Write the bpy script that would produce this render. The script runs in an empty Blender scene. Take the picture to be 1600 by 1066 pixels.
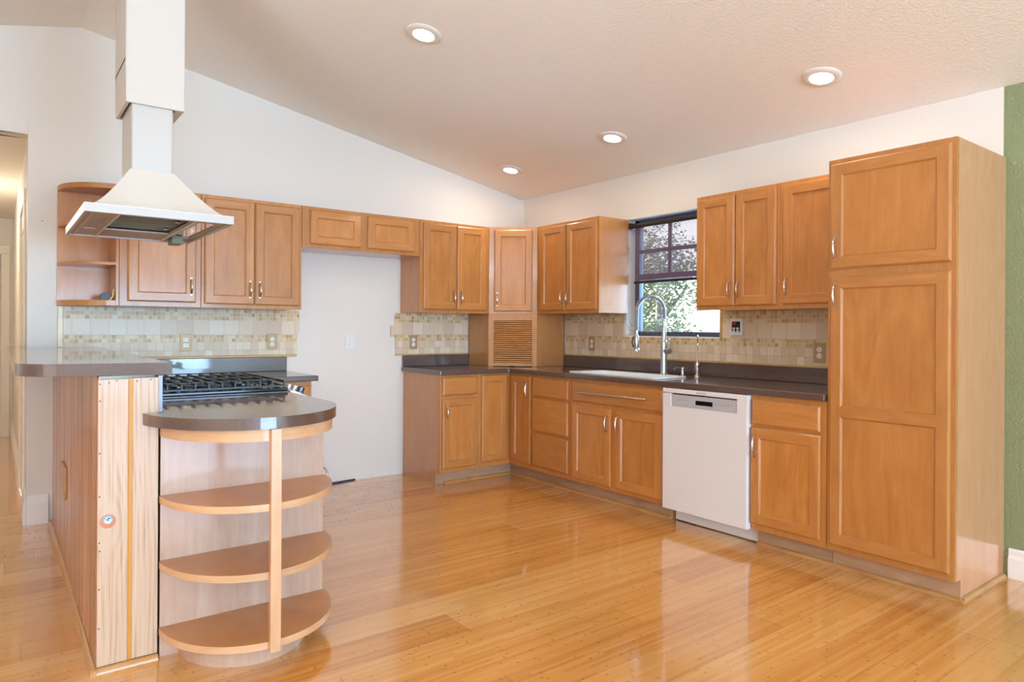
import bpy, bmesh, math, random
from math import sin, cos, pi, radians
from mathutils import Vector, Matrix
from mathutils.geometry import tessellate_polygon
random.seed(7)
S = bpy.context.scene
COL = S.collection

# ------------------------------------------------------------------ camera
F_PX, CY_PX, YAW, ROLL, CAM_Z = 1061.5, 514.0, radians(37.29), radians(0.346), 1.24
cam_d = bpy.data.cameras.new('camera'); cam = bpy.data.objects.new('camera', cam_d); COL.objects.link(cam)
cam_d.sensor_fit = 'HORIZONTAL'; cam_d.sensor_width = 36.0
cam_d.lens = F_PX / 1600.0 * 36.0
cam_d.shift_y = -(533.0 - CY_PX) / 1600.0
fw = Vector((sin(YAW), cos(YAW), 0)); rt = Vector((cos(YAW), -sin(YAW), 0)); up = Vector((0, 0, 1))
r2 = rt * cos(ROLL) + up * sin(ROLL); u2 = -rt * sin(ROLL) + up * cos(ROLL)
M = Matrix((r2, u2, -fw)).transposed().to_4x4(); M.translation = Vector((0, 0, CAM_Z))
cam.matrix_world = M
cam_d.clip_start = 0.05
S.camera = cam

# ------------------------------------------------------------------ view + world
S.view_settings.view_transform = 'Standard'; S.view_settings.look = 'None'
S.view_settings.gamma = 1.0; S.view_settings.use_curve_mapping = False
S.view_settings.exposure = -0.10
S.cycles.use_denoising = True
S.cycles.max_bounces = 10; S.cycles.diffuse_bounces = 6; S.cycles.glossy_bounces = 4
S.cycles.transparent_max_bounces = 12
S.cycles.sample_clamp_indirect = 6.0
S.cycles.caustics_reflective = False; S.cycles.caustics_refractive = False
W = bpy.data.worlds.new('sky'); S.world = W; W.use_nodes = True
wn = W.node_tree.nodes; wl = W.node_tree.links; wn.clear()
w_out = wn.new('ShaderNodeOutputWorld'); w_bg = wn.new('ShaderNodeBackground')
w_tc = wn.new('ShaderNodeTexCoord'); w_sep = wn.new('ShaderNodeSeparateXYZ'); w_r = wn.new('ShaderNodeValToRGB')
wl.new(w_tc.outputs['Generated'], w_sep.inputs[0]); wl.new(w_sep.outputs['Z'], w_r.inputs[0])
w_r.color_ramp.elements[0].position = 0.0; w_r.color_ramp.elements[0].color = (1.0, 0.98, 0.96, 1)
w_r.color_ramp.elements[1].position = 0.7; w_r.color_ramp.elements[1].color = (0.50, 0.68, 1.0, 1)
wl.new(w_r.outputs[0], w_bg.inputs[0]); w_bg.inputs[1].default_value = 3.4
wl.new(w_bg.outputs[0], w_out.inputs[0])

# ------------------------------------------------------------------ lights
def area(name, loc, rot, sx, sy, power, color, spread=pi):
    d = bpy.data.lights.new(name, 'AREA'); d.shape = 'RECTANGLE'; d.size = sx; d.size_y = sy
    d.energy = power; d.color = color; d.spread = spread
    o = bpy.data.objects.new(name, d); COL.objects.link(o); o.location = loc; o.rotation_euler = rot
    return o
# daylight coming in through the glass doors of the rear wall and the sink window
DAY = (0.39, 0.69, 1.05)
area('daylight_rear_doors', (2.2, -6.62, 1.10), (radians(116), 0, 0), 3.4, 2.1, 670, DAY)
area('daylight_rear_window', (-1.6, -6.62, 1.5), (radians(116), 0, 0), 1.8, 1.3, 210, DAY)
area('ceiling_fill_side', (-3.42, -0.4, 1.5), (radians(146), 0, radians(-90)), 3.0, 1.4, 380, (0.62, 0.80, 1.0), radians(120))  # added fill, tilted up to brighten the ceiling; not a known window
area('daylight_sink_window', (4.40, 3.38, 1.65), (radians(90), 0, radians(90)), 0.85, 0.9, 40, DAY)

# ------------------------------------------------------------------ materials
def lin(r, g, b):
    f = lambda c: (c / 255 / 12.92) if c / 255 <= 0.04045 else ((c / 255 + 0.055) / 1.055) ** 2.4
    return (f(r), f(g), f(b), 1)
class NT:
    def __init__(s, name):
        s.m = bpy.data.materials.new(name); s.m.use_nodes = True
        s.n = s.m.node_tree.nodes; s.l = s.m.node_tree.links
        s.p = s.n['Principled BSDF']
    def node(s, t, **kw):
        n = s.n.new('ShaderNode' + t)
        for k, v in kw.items(): setattr(n, k, v)
        return n
    def set(s, sock, v):
        if hasattr(v, 'links') or isinstance(v, bpy.types.NodeSocket): s.l.new(v, sock)
        else: sock.default_value = v
    def math(s, op, a, b=0.0, c=None):
        n = s.node('Math', operation=op); s.set(n.inputs[0], a); s.set(n.inputs[1], b)
        if c is not None: s.set(n.inputs[2], c)
        return n.outputs[0]
    def mix(s, f, a, b, mode='MIX'):
        n = s.node('Mix', data_type='RGBA', blend_type=mode)
        s.set(n.inputs[0], f); s.set(n.inputs[6], a); s.set(n.inputs[7], b); return n.outputs[2]
    def pos(s): return s.node('NewGeometry').outputs['Position']
    def xyz(s, v):
        n = s.node('SeparateXYZ'); s.set(n.inputs[0], v); return n.outputs
    def comb(s, x, y, z):
        n = s.node('CombineXYZ'); s.set(n.inputs[0], x); s.set(n.inputs[1], y); s.set(n.inputs[2], z); return n.outputs[0]
    def scale(s, v, sc):
        n = s.node('VectorMath', operation='MULTIPLY'); s.set(n.inputs[0], v); n.inputs[1].default_value = sc; return n.outputs[0]
    def add(s, v, w):
        n = s.node('VectorMath', operation='ADD'); s.set(n.inputs[0], v); s.set(n.inputs[1], w); return n.outputs[0]
    def noise(s, v, sc, det=3.0, rough=0.5, dist=0.0):
        n = s.node('TexNoise'); s.set(n.inputs['Vector'], v); n.inputs['Scale'].default_value = sc
        n.inputs['Detail'].default_value = det; n.inputs['Roughness'].default_value = rough; n.inputs['Distortion'].default_value = dist
        return n.outputs['Fac']
    def white(s, v):
        n = s.node('TexWhiteNoise', noise_dimensions='3D'); s.set(n.inputs['Vector'], v); return n.outputs['Value']
    def ramp(s, f, stops, interp='LINEAR'):
        n = s.node('ValToRGB'); s.set(n.inputs[0], f); cr = n.color_ramp; cr.interpolation = interp
        while len(cr.elements) < len(stops): cr.elements.new(0.5)
        for e, (p, c) in zip(cr.elements, stops): e.position = p; e.color = c
        return n.outputs[0]
    def bump(s, h, st, dist=0.01):
        n = s.node('Bump'); s.set(n.inputs['Height'], h); n.inputs['Strength'].default_value = st; n.inputs['Distance'].default_value = dist
        s.l.new(n.outputs[0], s.p.inputs['Normal'])
    def out(s, col, rough, metal=0.0, coat=0.0, coat_rough=0.1, spec=0.5):
        s.set(s.p.inputs['Base Color'], col); s.set(s.p.inputs['Roughness'], rough)
        s.p.inputs['Metallic'].default_value = metal; s.p.inputs['Coat Weight'].default_value = coat
        s.p.inputs['Coat Roughness'].default_value = coat_rough; s.p.inputs['Specular IOR Level'].default_value = spec
        return s.m
def plain(name, c, rough=0.5, metal=0.0, coat=0.0, spec=0.5, coat_rough=0.1):
    return NT(name).out(c, rough, metal, coat, coat_rough, spec)
def wood(name, base, dark, light, horiz=False, rough=0.38, coat=0.35, pores=1.0, coat_rough=0.12):
    t = NT(name); P = t.pos()
    oi = t.node('ObjectInfo'); off = t.comb(t.math('MULTIPLY', oi.outputs['Random'], 37.0), t.math('MULTIPLY', oi.outputs['Random'], 11.0), t.math('MULTIPLY', oi.outputs['Random'], 5.0))
    Q = t.add(P, off)
    sc = (3.0, 3.0, 46.0) if horiz else (34.0, 34.0, 2.0)
    sc2 = (2.2, 2.2, 9.0) if horiz else (7.0, 7.0, 1.8)
    g1 = t.noise(t.scale(Q, sc), 1.0, 5.0, 0.6, 0.5)
    g2 = t.noise(t.scale(Q, sc2), 1.0, 4.0, 0.6, 2.2)
    f = t.math('ADD', t.math('MULTIPLY', g1, 0.45 * pores), t.math('MULTIPLY', g2, 1.0 - 0.45 * pores))
    col = t.ramp(f, [(0.28, dark), (0.5, base), (0.74, light)])
    tone = t.math('MULTIPLY_ADD', oi.outputs['Random'], 0.16, 0.92)
    col = t.mix(1.0, col, t.comb(tone, tone, tone), 'MULTIPLY')
    t.bump(g1, 0.06, 0.002)
    return t.out(col, rough, coat=coat, coat_rough=coat_rough)

MB_, MD_, ML_ = lin(185, 122, 60), lin(170, 106, 46), lin(199, 138, 74)
M_WV = wood('maple_vertical', MB_, MD_, ML_)
M_WH = wood('maple_horizontal', MB_, MD_, ML_, horiz=True)
M_PANEL = wood('maple_panel', lin(185, 121, 57), lin(168, 104, 44), lin(200, 138, 72), pores=0.8)
M_SIDE = wood('maple_side', lin(190, 130, 72), lin(182, 120, 62), lin(198, 140, 82), rough=0.28, coat=0.8, coat_rough=0.06, pores=0.9)
M_PALE = wood('maple_panel_lit', lin(190, 156, 132), lin(178, 142, 116), lin(200, 170, 148), rough=0.4, coat=0.3)  # maple of the shelf unit with cool light and sheen in its colour
M_TOE = wood('toe_board', lin(176, 140, 106), lin(150, 112, 80), lin(192, 158, 124), horiz=True, rough=0.5, coat=0.1)
M_SHOE = wood('shoe_moulding_wood', lin(184, 132, 76), lin(158, 106, 54), lin(200, 150, 92), horiz=True, rough=0.35)
M_OCHRE = wood('ochre_edge_trim', lin(196, 158, 96), lin(172, 130, 66), lin(212, 178, 118), horiz=True, rough=0.45, coat=0.1)

def pine(name, axis_h=False):
    t = NT(name); P = t.pos()
    x, y, z = t.xyz(P)
    # growth lines bending around a knot
    dx = t.math('SUBTRACT', x, 0.328); dz = t.math('SUBTRACT', z, 0.53)
    r2_ = t.math('ADD', t.math('MULTIPLY', dx, t.math('MULTIPLY', dx, 260.0)), t.math('MULTIPLY', dz, t.math('MULTIPLY', dz, 42.0)))
    k = t.math('DIVIDE', t.math('MULTIPLY', dx, 1.2), t.math('ADD', r2_, 0.35))
    n = t.noise(t.scale(P, (3.0, 3.0, 1.1)), 1.0, 2.0)
    u = t.math('ADD', t.math('ADD', x, t.math('MULTIPLY', k, -0.6)), t.math('MULTIPLY', n, 0.10))
    w = t.math('SINE', t.math('MULTIPLY', u, 330.0))
    fine = t.noise(t.scale(P, (160.0, 160.0, 3.0)), 1.0, 3.0)
    f = t.math('ADD', t.math('MULTIPLY', w, 0.07), t.math('MULTIPLY', fine, 0.95))
    col = t.ramp(f, [(0.25, lin(204, 176, 150)), (0.5, lin(196, 164, 134)), (0.75, lin(172, 130, 98))])
    return t.out(col, 0.5, coat=0.15)
M_PINE = pine('bare_pine_board')
t = NT('knotty_beadboard'); P = t.pos()
g = t.noise(t.scale(P, (2.0, 30.0, 1.0)), 1.0, 6.0, 0.68, 0.5)
sp = t.noise(t.scale(P, (1.0, 70.0, 9.0)), 1.0, 1.0)
col = t.ramp(g, [(0.36, lin(104, 48, 22)), (0.5, lin(172, 102, 62)), (0.64, lin(214, 160, 122))])
col = t.mix(t.math('GREATER_THAN', sp, 0.78), col, lin(96, 44, 22))
M_BEAD = t.out(col, 0.30, coat=0.7, coat_rough=0.12)
M_GAP = plain('amber_groove', lin(206, 140, 52), 0.5)

def paint(name, c, bumps, scl, rough=0.6):
    t = NT(name); P = t.pos()
    a = t.noise(P, scl, 4.0, 0.55); b = t.noise(P, scl * 0.35, 2.0)
    h = t.math('ADD', t.ramp(a, [(0.42, (0, 0, 0, 1)), (0.60, (1, 1, 1, 1))]), t.math('MULTIPLY', b, 0.6))
    t.bump(h, bumps, 0.004)
    return t.out(c, rough, spec=0.35)
M_WALL = paint('warm_white_paint', lin(228, 222, 212), 0.10, 90)
M_CEIL = paint('ceiling_paint', lin(240, 237, 229), 0.32, 70, 0.5)
M_GREEN = paint('sage_green_paint', lin(136, 146, 106), 0.55, 75, 0.45)
M_TRIM = plain('white_trim_paint', lin(240, 238, 234), 0.35)
M_DOORP = plain('cream_door_paint', lin(236, 226, 206), 0.4)

# bamboo plank floor: planks 0.19 m wide along X, thin strips with knuckle marks
M_SIDEL = wood('maple_side_lit', lin(208, 146, 102), lin(200, 136, 90), lin(216, 158, 116), rough=0.26, coat=0.8, coat_rough=0.06, pores=0.9)  # same maple as the other sides, lit tone painted in for the pantry
M_EDGE = wood('maple_edge_lit', lin(210, 164, 122), lin(196, 148, 104), lin(220, 178, 140), horiz=True)  # lit copy of the maple: light on the shelf edges is in the colour
M_POST = wood('maple_upright_lit', lin(208, 160, 118), lin(196, 146, 102), lin(218, 174, 136))  # lit copy of the maple for the post, brightness painted in
t = NT('bamboo_floor'); P = t.pos(); x, y, z = t.xyz(P)
row = t.math('FLOOR', t.math('DIVIDE', t.math('SUBTRACT', y, 0.045), 0.19))
rr = t.white(t.comb(row, 3.0, 1.0))
xs = t.math('ADD', t.math('DIVIDE', x, 1.85), t.math('MULTIPLY', rr, 7.3))
pl = t.math('FLOOR', xs); pr_ = t.white(t.comb(pl, row, 9.0))
fx = t.math('FRACT', xs); fy = t.math('FRACT', t.math('DIVIDE', t.math('SUBTRACT', y, 0.045), 0.19))
st = t.math('FLOOR', t.math('DIVIDE', y, 0.0155))
srr = t.white(t.comb(st, 1.0, 2.0))
sx = t.math('ADD', t.math('DIVIDE', x, 0.62), t.math('MULTIPLY', srr, 5.0))
sr = t.white(t.comb(st, t.math('FLOOR', sx), 4.0))
kx = t.math('FRACT', t.math('MULTIPLY', sx, 2.6)); ky = t.math('FRACT', t.math('DIVIDE', y, 0.0155))
kk = t.math('MULTIPLY', t.math('LESS_THAN', t.math('ADD', t.math('MULTIPLY', t.math('ABSOLUTE', t.math('SUBTRACT', kx, 0.5)), 22.0), t.math('MULTIPLY', t.math('ABSOLUTE', t.math('SUBTRACT', ky, 0.5)), 1.1)), t.math('MULTIPLY_ADD', t.noise(P, 160.0, 2.0), 1.2, 0.0)), t.math('GREATER_THAN', t.white(t.comb(st, t.math('FLOOR', t.math('MULTIPLY', sx, 2.6)), 8.0)), 0.55))
fib = t.noise(t.scale(P, (5.0, 260.0, 1.0)), 1.0, 3.0)
blot = t.noise(t.scale(P, (1.4, 3.0, 1.0)), 1.0, 3.0)
v = t.math('ADD', t.math('ADD', t.math('MULTIPLY', pr_, 0.34), t.math('MULTIPLY', sr, 0.22)), t.math('ADD', t.math('MULTIPLY', fib, 0.30), t.math('MULTIPLY', blot, 0.16)))
col = t.ramp(v, [(0.25, lin(192, 124, 56)), (0.5, lin(212, 150, 78)), (0.78, lin(226, 172, 106))])
col = t.mix(t.math('MULTIPLY', kk, 0.45), col, lin(146, 78, 26))
ej = t.math('ADD', t.math('LESS_THAN', fy, 0.010), t.math('LESS_THAN', fx, 0.0014)); ej = t.math('MINIMUM', ej, 1.0)
col = t.mix(t.math('MULTIPLY', ej, 0.55), col, lin(110, 66, 30))
t.bump(t.math('SUBTRACT', 1.0, ej), 0.15, 0.001)
rg = t.math('MULTIPLY_ADD', t.noise(P, 2.2, 3.0), 0.10, 0.13)
M_FLOOR = t.out(col, rg, coat=1.0, coat_rough=0.08, spec=0.5)

# travertine and mosaic backsplash
def tile_mat(name):
    t = NT(name); P = t.pos(); x, y, z = t.xyz(P)
    u = t.math('ADD', x, y)
    def cells(cu, cz, z0, mort, stops, uo=0.0):
        a = t.math('DIVIDE', t.math('ADD', u, uo), cu); b = t.math('DIVIDE', t.math('SUBTRACT', z, z0), cz)
        w = t.white(t.comb(t.math('FLOOR', a), t.math('FLOOR', b), z0 * 10))
        fa = t.math('FRACT', a); fb = t.math('FRACT', b)
        ea = t.math('MINIMUM', fa, t.math('SUBTRACT', 1.0, fa)); eb = t.math('MINIMUM', fb, t.math('SUBTRACT', 1.0, fb))
        e = t.math('MINIMUM', t.math('MULTIPLY', ea, cu), t.math('MULTIPLY', eb, cz))
        m = t.math('LESS_THAN', e, mort)
        return t.ramp(w, stops, 'LINEAR'), m
    mos = [(0.0, lin(174, 138, 92)), (0.25, lin(206, 176, 128)), (0.5, lin(224, 202, 164)), (0.75, lin(196, 160, 108)), (1.0, lin(230, 214, 184))]
    trav = [(0.0, lin(210, 188, 158)), (0.5, lin(222, 202, 174)), (1.0, lin(230, 214, 190))]
    c1, m1 = cells(0.0262, 0.0272, 1.288, 0.0019, mos)
    c2, m2 = cells(0.103, 0.105, 1.184, 0.0012, trav)
    c3, m3 = cells(0.0262, 0.0262, 1.1316, 0.0019, mos, 0.4)
    c4, m4 = cells(0.0525, 0.0575, 1.0166, 0.0011, trav, 0.2)
    def sel(zt, lo, hi): return t.mix(t.math('GREATER_THAN', z, zt), lo, hi)
    c = sel(1.288, sel(1.183, sel(1.1316, c4, c3), c2), c1)
    def self_(zt, lo, hi):
        g_ = t.math('GREATER_THAN', z, zt)
        return t.math('ADD', t.math('MULTIPLY', lo, t.math('SUBTRACT', 1.0, g_)), t.math('MULTIPLY', hi, g_))
    m = self_(1.288, self_(1.183, self_(1.1316, m4, m3), m2), m1)
    n = t.noise(P, 45.0, 5.0, 0.65); c = t.mix(t.math('MULTIPLY', t.math('SUBTRACT', n, 0.35), 0.55), c, lin(190, 166, 134))
    big = t.math('ADD', t.math('MULTIPLY', t.math('GREATER_THAN', z, 1.183), t.math('LESS_THAN', z, 1.288)), t.math('LESS_THAN', z, 1.1316))
    c = t.mix(t.math('MULTIPLY', m, 0.85), c, t.mix(big, lin(224, 206, 172), lin(172, 152, 124)))
    t.bump(t.math('SUBTRACT', 1.0, m), 0.35, 0.002)
    return t.out(c, 0.36, spec=0.4)
M_TILE = tile_mat('stone_backsplash_tile')

def speckle(name, base, spk, rough=0.2):
    t = NT(name); P = t.pos()
    a = t.noise(P, 420.0, 2.0); b = t.noise(P, 260.0, 1.0)
    c = t.mix(t.math('GREATER_THAN', a, 0.60), base, spk)
    c = t.mix(t.math('GREATER_THAN', b, 0.70), c, tuple(min(1, q * 0.5) for q in base[:3]) + (1,))
    return t.out(c, 0.32, spec=0.5, coat=0.9, coat_rough=0.05)
M_CTR = speckle('dark_brown_solid_surface', lin(84, 62, 54), lin(118, 92, 80))
M_WHITE = plain('white_enamel', lin(228, 226, 226), 0.28)
M_WHITE2 = plain('hood_white_enamel', lin(226, 219, 209), 0.3)
M_DUCT = plain('white_enamel_dimmed', lin(194, 190, 184), 0.35)  # white enamel darkened to offset strong light on hood rim and duct
M_CHASE = paint('wall_paint_dimmed', lin(206, 199, 189), 0.06, 90)  # copy of the wall paint, darkened against excess light on the chase
M_HOODUND = plain('hood_underside_beige', lin(200, 180, 160), 0.45)
M_SINK = plain('white_sink_enamel', lin(240, 240, 238), 0.15)
M_STEEL = plain('brushed_steel', lin(200, 200, 200), 0.28, 1.0)
M_NICKEL = plain('satin_nickel', lin(206, 196, 184), 0.25, 1.0)
M_DSTEEL = plain('dark_steel_trim', lin(96, 102, 112), 0.3, 1.0)
M_IRON = plain('cast_iron', lin(34, 34, 36), 0.38)
M_BLACK = plain('black_glass', lin(16, 16, 18), 0.08)
M_DARK = plain('dark_plastic', lin(40, 34, 32), 0.4)
M_FILTER = plain('hood_filter_mesh', lin(120, 104, 80), 0.45, 0.6)
M_LENS = plain('hood_lamp_lens', lin(168, 152, 144), 0.3)
M_MIRROR = plain('polished_hood_panel', lin(222, 196, 166), 0.08, 1.0)
M_BRONZE = plain('bronze_window_frame', lin(70, 78, 96), 0.4)
M_PLATE = plain('tan_outlet_plate', lin(178, 146, 104), 0.4, 0.2)
M_PLATEW = plain('white_outlet_plate', lin(228, 228, 228), 0.35)
M_IVORY = plain('ivory_receptacle', lin(240, 236, 226), 0.35)
M_YEL = plain('yellow_tape', lin(232, 206, 24), 0.4)
M_RED = plain('red_display', lin(150, 20, 20), 0.3)
M_GREY = plain('grey_print', lin(120, 120, 126), 0.5)
M_SILVER = plain('silver_fascia', lin(204, 204, 210), 0.3, 0.3)
M_BLUE = plain('blue_cable', lin(28, 44, 90), 0.5)
M_CORD = plain('grey_bead_cord', lin(150, 156, 166), 0.4)
def emit(name, c, s):
    m = bpy.data.materials.new(name); m.use_nodes = True; n = m.node_tree.nodes; n.clear()
    e = n.new('ShaderNodeEmission'); o = n.new('ShaderNodeOutputMaterial'); e.inputs[0].default_value = c; e.inputs[1].default_value = s
    m.node_tree.links.new(e.outputs[0], o.inputs[0]); return m
M_LED = emit('downlight_diffuser', (1.0, 0.90, 0.76, 1), 9.0)
# glass: fresnel reflection over clear
t = NT('window_glass'); t.n.remove(t.p); g = t.node('BsdfGlossy'); g.inputs['Roughness'].default_value = 0.0
tr = t.node('BsdfTransparent'); fr = t.node('Fresnel'); fr.inputs[0].default_value = 1.45; mx = t.node('MixShader')
t.l.new(fr.outputs[0], mx.inputs[0]); t.l.new(tr.outputs[0], mx.inputs[1]); t.l.new(g.outputs[0], mx.inputs[2])
t.l.new(mx.outputs[0], t.n['Material Output'].inputs[0]); M_GLASS = t.m
# screen fabric of the roller shade, half open weave
t = NT('shade_screen_fabric'); t.n.remove(t.p); d = t.node('BsdfDiffuse'); d.inputs[0].default_value = lin(128, 108, 124)
tr = t.node('BsdfTransparent'); mx = t.node('MixShader'); mx.inputs[0].default_value = 0.45
t.l.new(tr.outputs[0], mx.inputs[1]); t.l.new(d.outputs[0], mx.inputs[2]); t.l.new(mx.outputs[0], t.n['Material Output'].inputs[0]); M_SHADE = t.m
t = NT('tree_foliage'); oi = t.node('NewGeometry'); P = t.pos()
M_LEAF = t.out(t.ramp(t.noise(P, 3.0, 3.0), [(0.3, lin(62, 82, 44)), (0.5, lin(104, 128, 74)), (0.7, lin(150, 166, 114))]), 0.6)
M_BARK = plain('tree_bark', lin(110, 92, 78), 0.8)
t = NT('dry_field'); P = t.pos()
M_FIELD = t.out(t.ramp(t.noise(P, 0.8, 5.0), [(0.3, lin(190, 196, 150)), (0.6, lin(226, 222, 200))]), 0.9)

# ------------------------------------------------------------------ mesh building
class MB:
    def __init__(s): s.v = []; s.f = []; s.m = []; s.sm = []
    def face(s, pts, mi=0, hint=None, smooth=False):
        pts = [Vector(p) for p in pts]
        if hint is not None:
            n = Vector((0, 0, 0))
            for i in range(len(pts)):
                a, b = pts[i], pts[(i + 1) % len(pts)]; n += a.cross(b)
            if n.dot(Vector(hint)) < 0: pts.reverse()
        i0 = len(s.v); s.v += pts; s.f.append(list(range(i0, i0 + len(pts)))); s.m.append(mi); s.sm.append(smooth)
    def box(s, a, b, mi=0, T=None):
        x0, y0, z0 = a; x1, y1, z1 = b
        c = [(x0, y0, z0), (x1, y0, z0), (x1, y1, z0), (x0, y1, z0), (x0, y0, z1), (x1, y0, z1), (x1, y1, z1), (x0, y1, z1)]
        if T: c = [T(*p) for p in c]
        i0 = len(s.v); s.v += [Vector(p) for p in c]
        fs = [(0, 3, 2, 1), (4, 5, 6, 7), (0, 1, 5, 4), (1, 2, 6, 5), (2, 3, 7, 6), (3, 0, 4, 7)]
        e = (Vector(c[1]) - Vector(c[0])).cross(Vector(c[3]) - Vector(c[0])).dot(Vector(c[4]) - Vector(c[0]))
        for q in fs:
            s.f.append([i0 + k for k in (q if e > 0 else q[::-1])]); s.m.append(mi); s.sm.append(False)
        return s
    def prism(s, poly, z0, z1, mi=0, holes=(), T=None, side_mi=None, smooth=False):
        T = T or (lambda x, y, z: (x, y, z)); side_mi = mi if side_mi is None else side_mi
        loops = [poly] + list(holes)
        flat = [p for l in loops for p in l]
        tris = tessellate_polygon([[Vector((p[0], p[1], 0)) for p in l] for l in loops])
        i0 = len(s.v); s.v += [Vector(T(p[0], p[1], z0)) for p in flat] + [Vector(T(p[0], p[1], z1)) for p in flat]; n = len(flat)
        o = Vector(T(0, 0, 0)); flip = (Vector(T(1, 0, 0)) - o).cross(Vector(T(0, 1, 0)) - o).dot(Vector(T(0, 0, 1)) - o) * (z1 - z0) < 0
        for a, b, c in tris:
            ar = (flat[b][0] - flat[a][0]) * (flat[c][1] - flat[a][1]) - (flat[b][1] - flat[a][1]) * (flat[c][0] - flat[a][0])
            if abs(ar) < 1e-12: continue
            up_ = (a, b, c) if (ar > 0) != flip else (c, b, a)
            s.f.append([i0 + n + k for k in up_]); s.f.append([i0 + k for k in up_[::-1]]); s.m += [mi, mi]; s.sm += [False, False]
        k0 = 0
        for li, l in enumerate(loops):
            ar = sum(l[i][0] * l[(i + 1) % len(l)][1] - l[(i + 1) % len(l)][0] * l[i][1] for i in range(len(l)))
            ccw = (ar > 0) == (li == 0)
            for i in range(len(l)):
                a, b = k0 + i, k0 + (i + 1) % len(l)
                q = [i0 + a, i0 + b, i0 + n + b, i0 + n + a]
                if ccw == flip: q.reverse()
                s.f.append(q); s.m.append(side_mi); s.sm.append(smooth)
            k0 += len(l)
        return s
    def tube(s, path, r, seg=10, mi=0, caps=True, squash=None):
        path = [Vector(p) for p in path]; rs = r if isinstance(r, (list, tuple)) else [r] * len(path)
        rings = []; prev = None
        for i, p in enumerate(path):
            tg = (path[min(i + 1, len(path) - 1)] - path[max(i - 1, 0)]).normalized()
            if prev is None:
                a = Vector((0, 0, 1)) if abs(tg.z) < 0.9 else Vector((1, 0, 0)); n = tg.cross(a).normalized()
            else: n = (prev - tg * prev.dot(tg)).normalized()
            prev = n; b = tg.cross(n); i0 = len(s.v)
            for k in range(seg):
                an = 2 * pi * k / seg; s.v.append(p + n * cos(an) * rs[i] + b * sin(an) * rs[i])
            rings.append(i0)
        for i in range(len(rings) - 1):
            for k in range(seg):
                k2 = (k + 1) % seg
                s.f.append([rings[i] + k, rings[i] + k2, rings[i + 1] + k2, rings[i + 1] + k]); s.m.append(mi); s.sm.append(True)
        if caps:
            s.f.append([rings[0] + k for k in range(seg)][::-1]); s.f.append([rings[-1] + k for k in range(seg)]); s.m += [mi, mi]; s.sm += [False, False]
        return s
    def lathe(s, c, prof, seg=24, mi=0, axis=None):
        # prof: (radius, height) along axis from c
        ax = Vector(axis or (0, 0, 1)).normalized(); a = Vector((1, 0, 0)) if abs(ax.x) < 0.9 else Vector((0, 1, 0))
        n = ax.cross(a).normalized(); b = ax.cross(n); c = Vector(c); rings = []
        for r, h in prof:
            i0 = len(s.v); rings.append(i0)
            for k in range(seg):
                an = 2 * pi * k / seg; s.v.append(c + ax * h + n * cos(an) * r + b * sin(an) * r)
        for i in range(len(rings) - 1):
            for k in range(seg):
                k2 = (k + 1) % seg
                s.f.append([rings[i] + k, rings[i] + k2, rings[i + 1] + k2, rings[i + 1] + k]); s.m.append(mi); s.sm.append(True)
        s.f.append([rings[0] + k for k in range(seg)][::-1]); s.f.append([rings[-1] + k for k in range(seg)]); s.m += [mi, mi]; s.sm += [False, False]
        return s
def world_loc(o):
    l = Vector((0, 0, 0))
    while o: l += Vector(o.location); o = o.parent
    return l
def build(name, mb, mats, parent=None, bevel=0.0, seg=2, base=None, angle=35):
    mats = mats if isinstance(mats, (list, tuple)) else [mats]
    me = bpy.data.meshes.new(name)
    pl_ = world_loc(parent) if parent else Vector((0, 0, 0))
    loc = Vector(base) if base is not None else pl_
    me.from_pydata([tuple(Vector(p) - loc) for p in mb.v], [], mb.f)
    for m in mats: me.materials.append(m)
    for p, mi, sm in zip(me.polygons, mb.m, mb.sm): p.material_index = mi; p.use_smooth = sm
    bm = bmesh.new(); bm.from_mesh(me); bmesh.ops.remove_doubles(bm, verts=bm.verts, dist=0.00004); bm.to_mesh(me); bm.free()
    if any(mb.sm):
        for p in me.polygons: p.use_smooth = True
        me.set_sharp_from_angle(angle=radians(32))
    o = bpy.data.objects.new(name, me); COL.objects.link(o)
    if parent: o.parent = parent; o.location = loc - pl_
    else: o.location = loc
    if bevel:
        b = o.modifiers.new('edge', 'BEVEL'); b.width = bevel; b.segments = seg; b.limit_method = 'ANGLE'; b.angle_limit = radians(angle); b.harden_normals = False
    return o
def tag(o, label, cat, group=None):
    o['label'] = label; o['category'] = cat
    if group: o['group'] = group
    return o
def thing(name, label, cat, loc, group=None):
    o = bpy.data.objects.new(name, None); COL.objects.link(o); o.location = loc; o.empty_display_size = 0.1
    return tag(o, label, cat, group)
def struct(name, mb, mats, bevel=0.0, parent=None, seg=2):
    o = build(name, mb, mats, parent, bevel, seg)
    if not parent: o['kind'] = 'structure'
    return o

# ------------------------------------------------------------------ dimensions
XR, YB = 4.08, 5.18            # right wall, back wall
ZL = 2.487                     # eave height
SL = 0.1893                    # ceiling slope
XRIDGE = 0.44; ZRIDGE = ZL + (XR - XRIDGE) * SL
SLL = 0.235
XL, YF, YHALL, HX = -3.3, -6.5, 9.46, 0.16
def zc(x): return ZL + (XR - x) * SL if x >= XRIDGE else ZRIDGE - (XRIDGE - x) * SLL
CTOP, CTH = 0.91, 0.038

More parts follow.
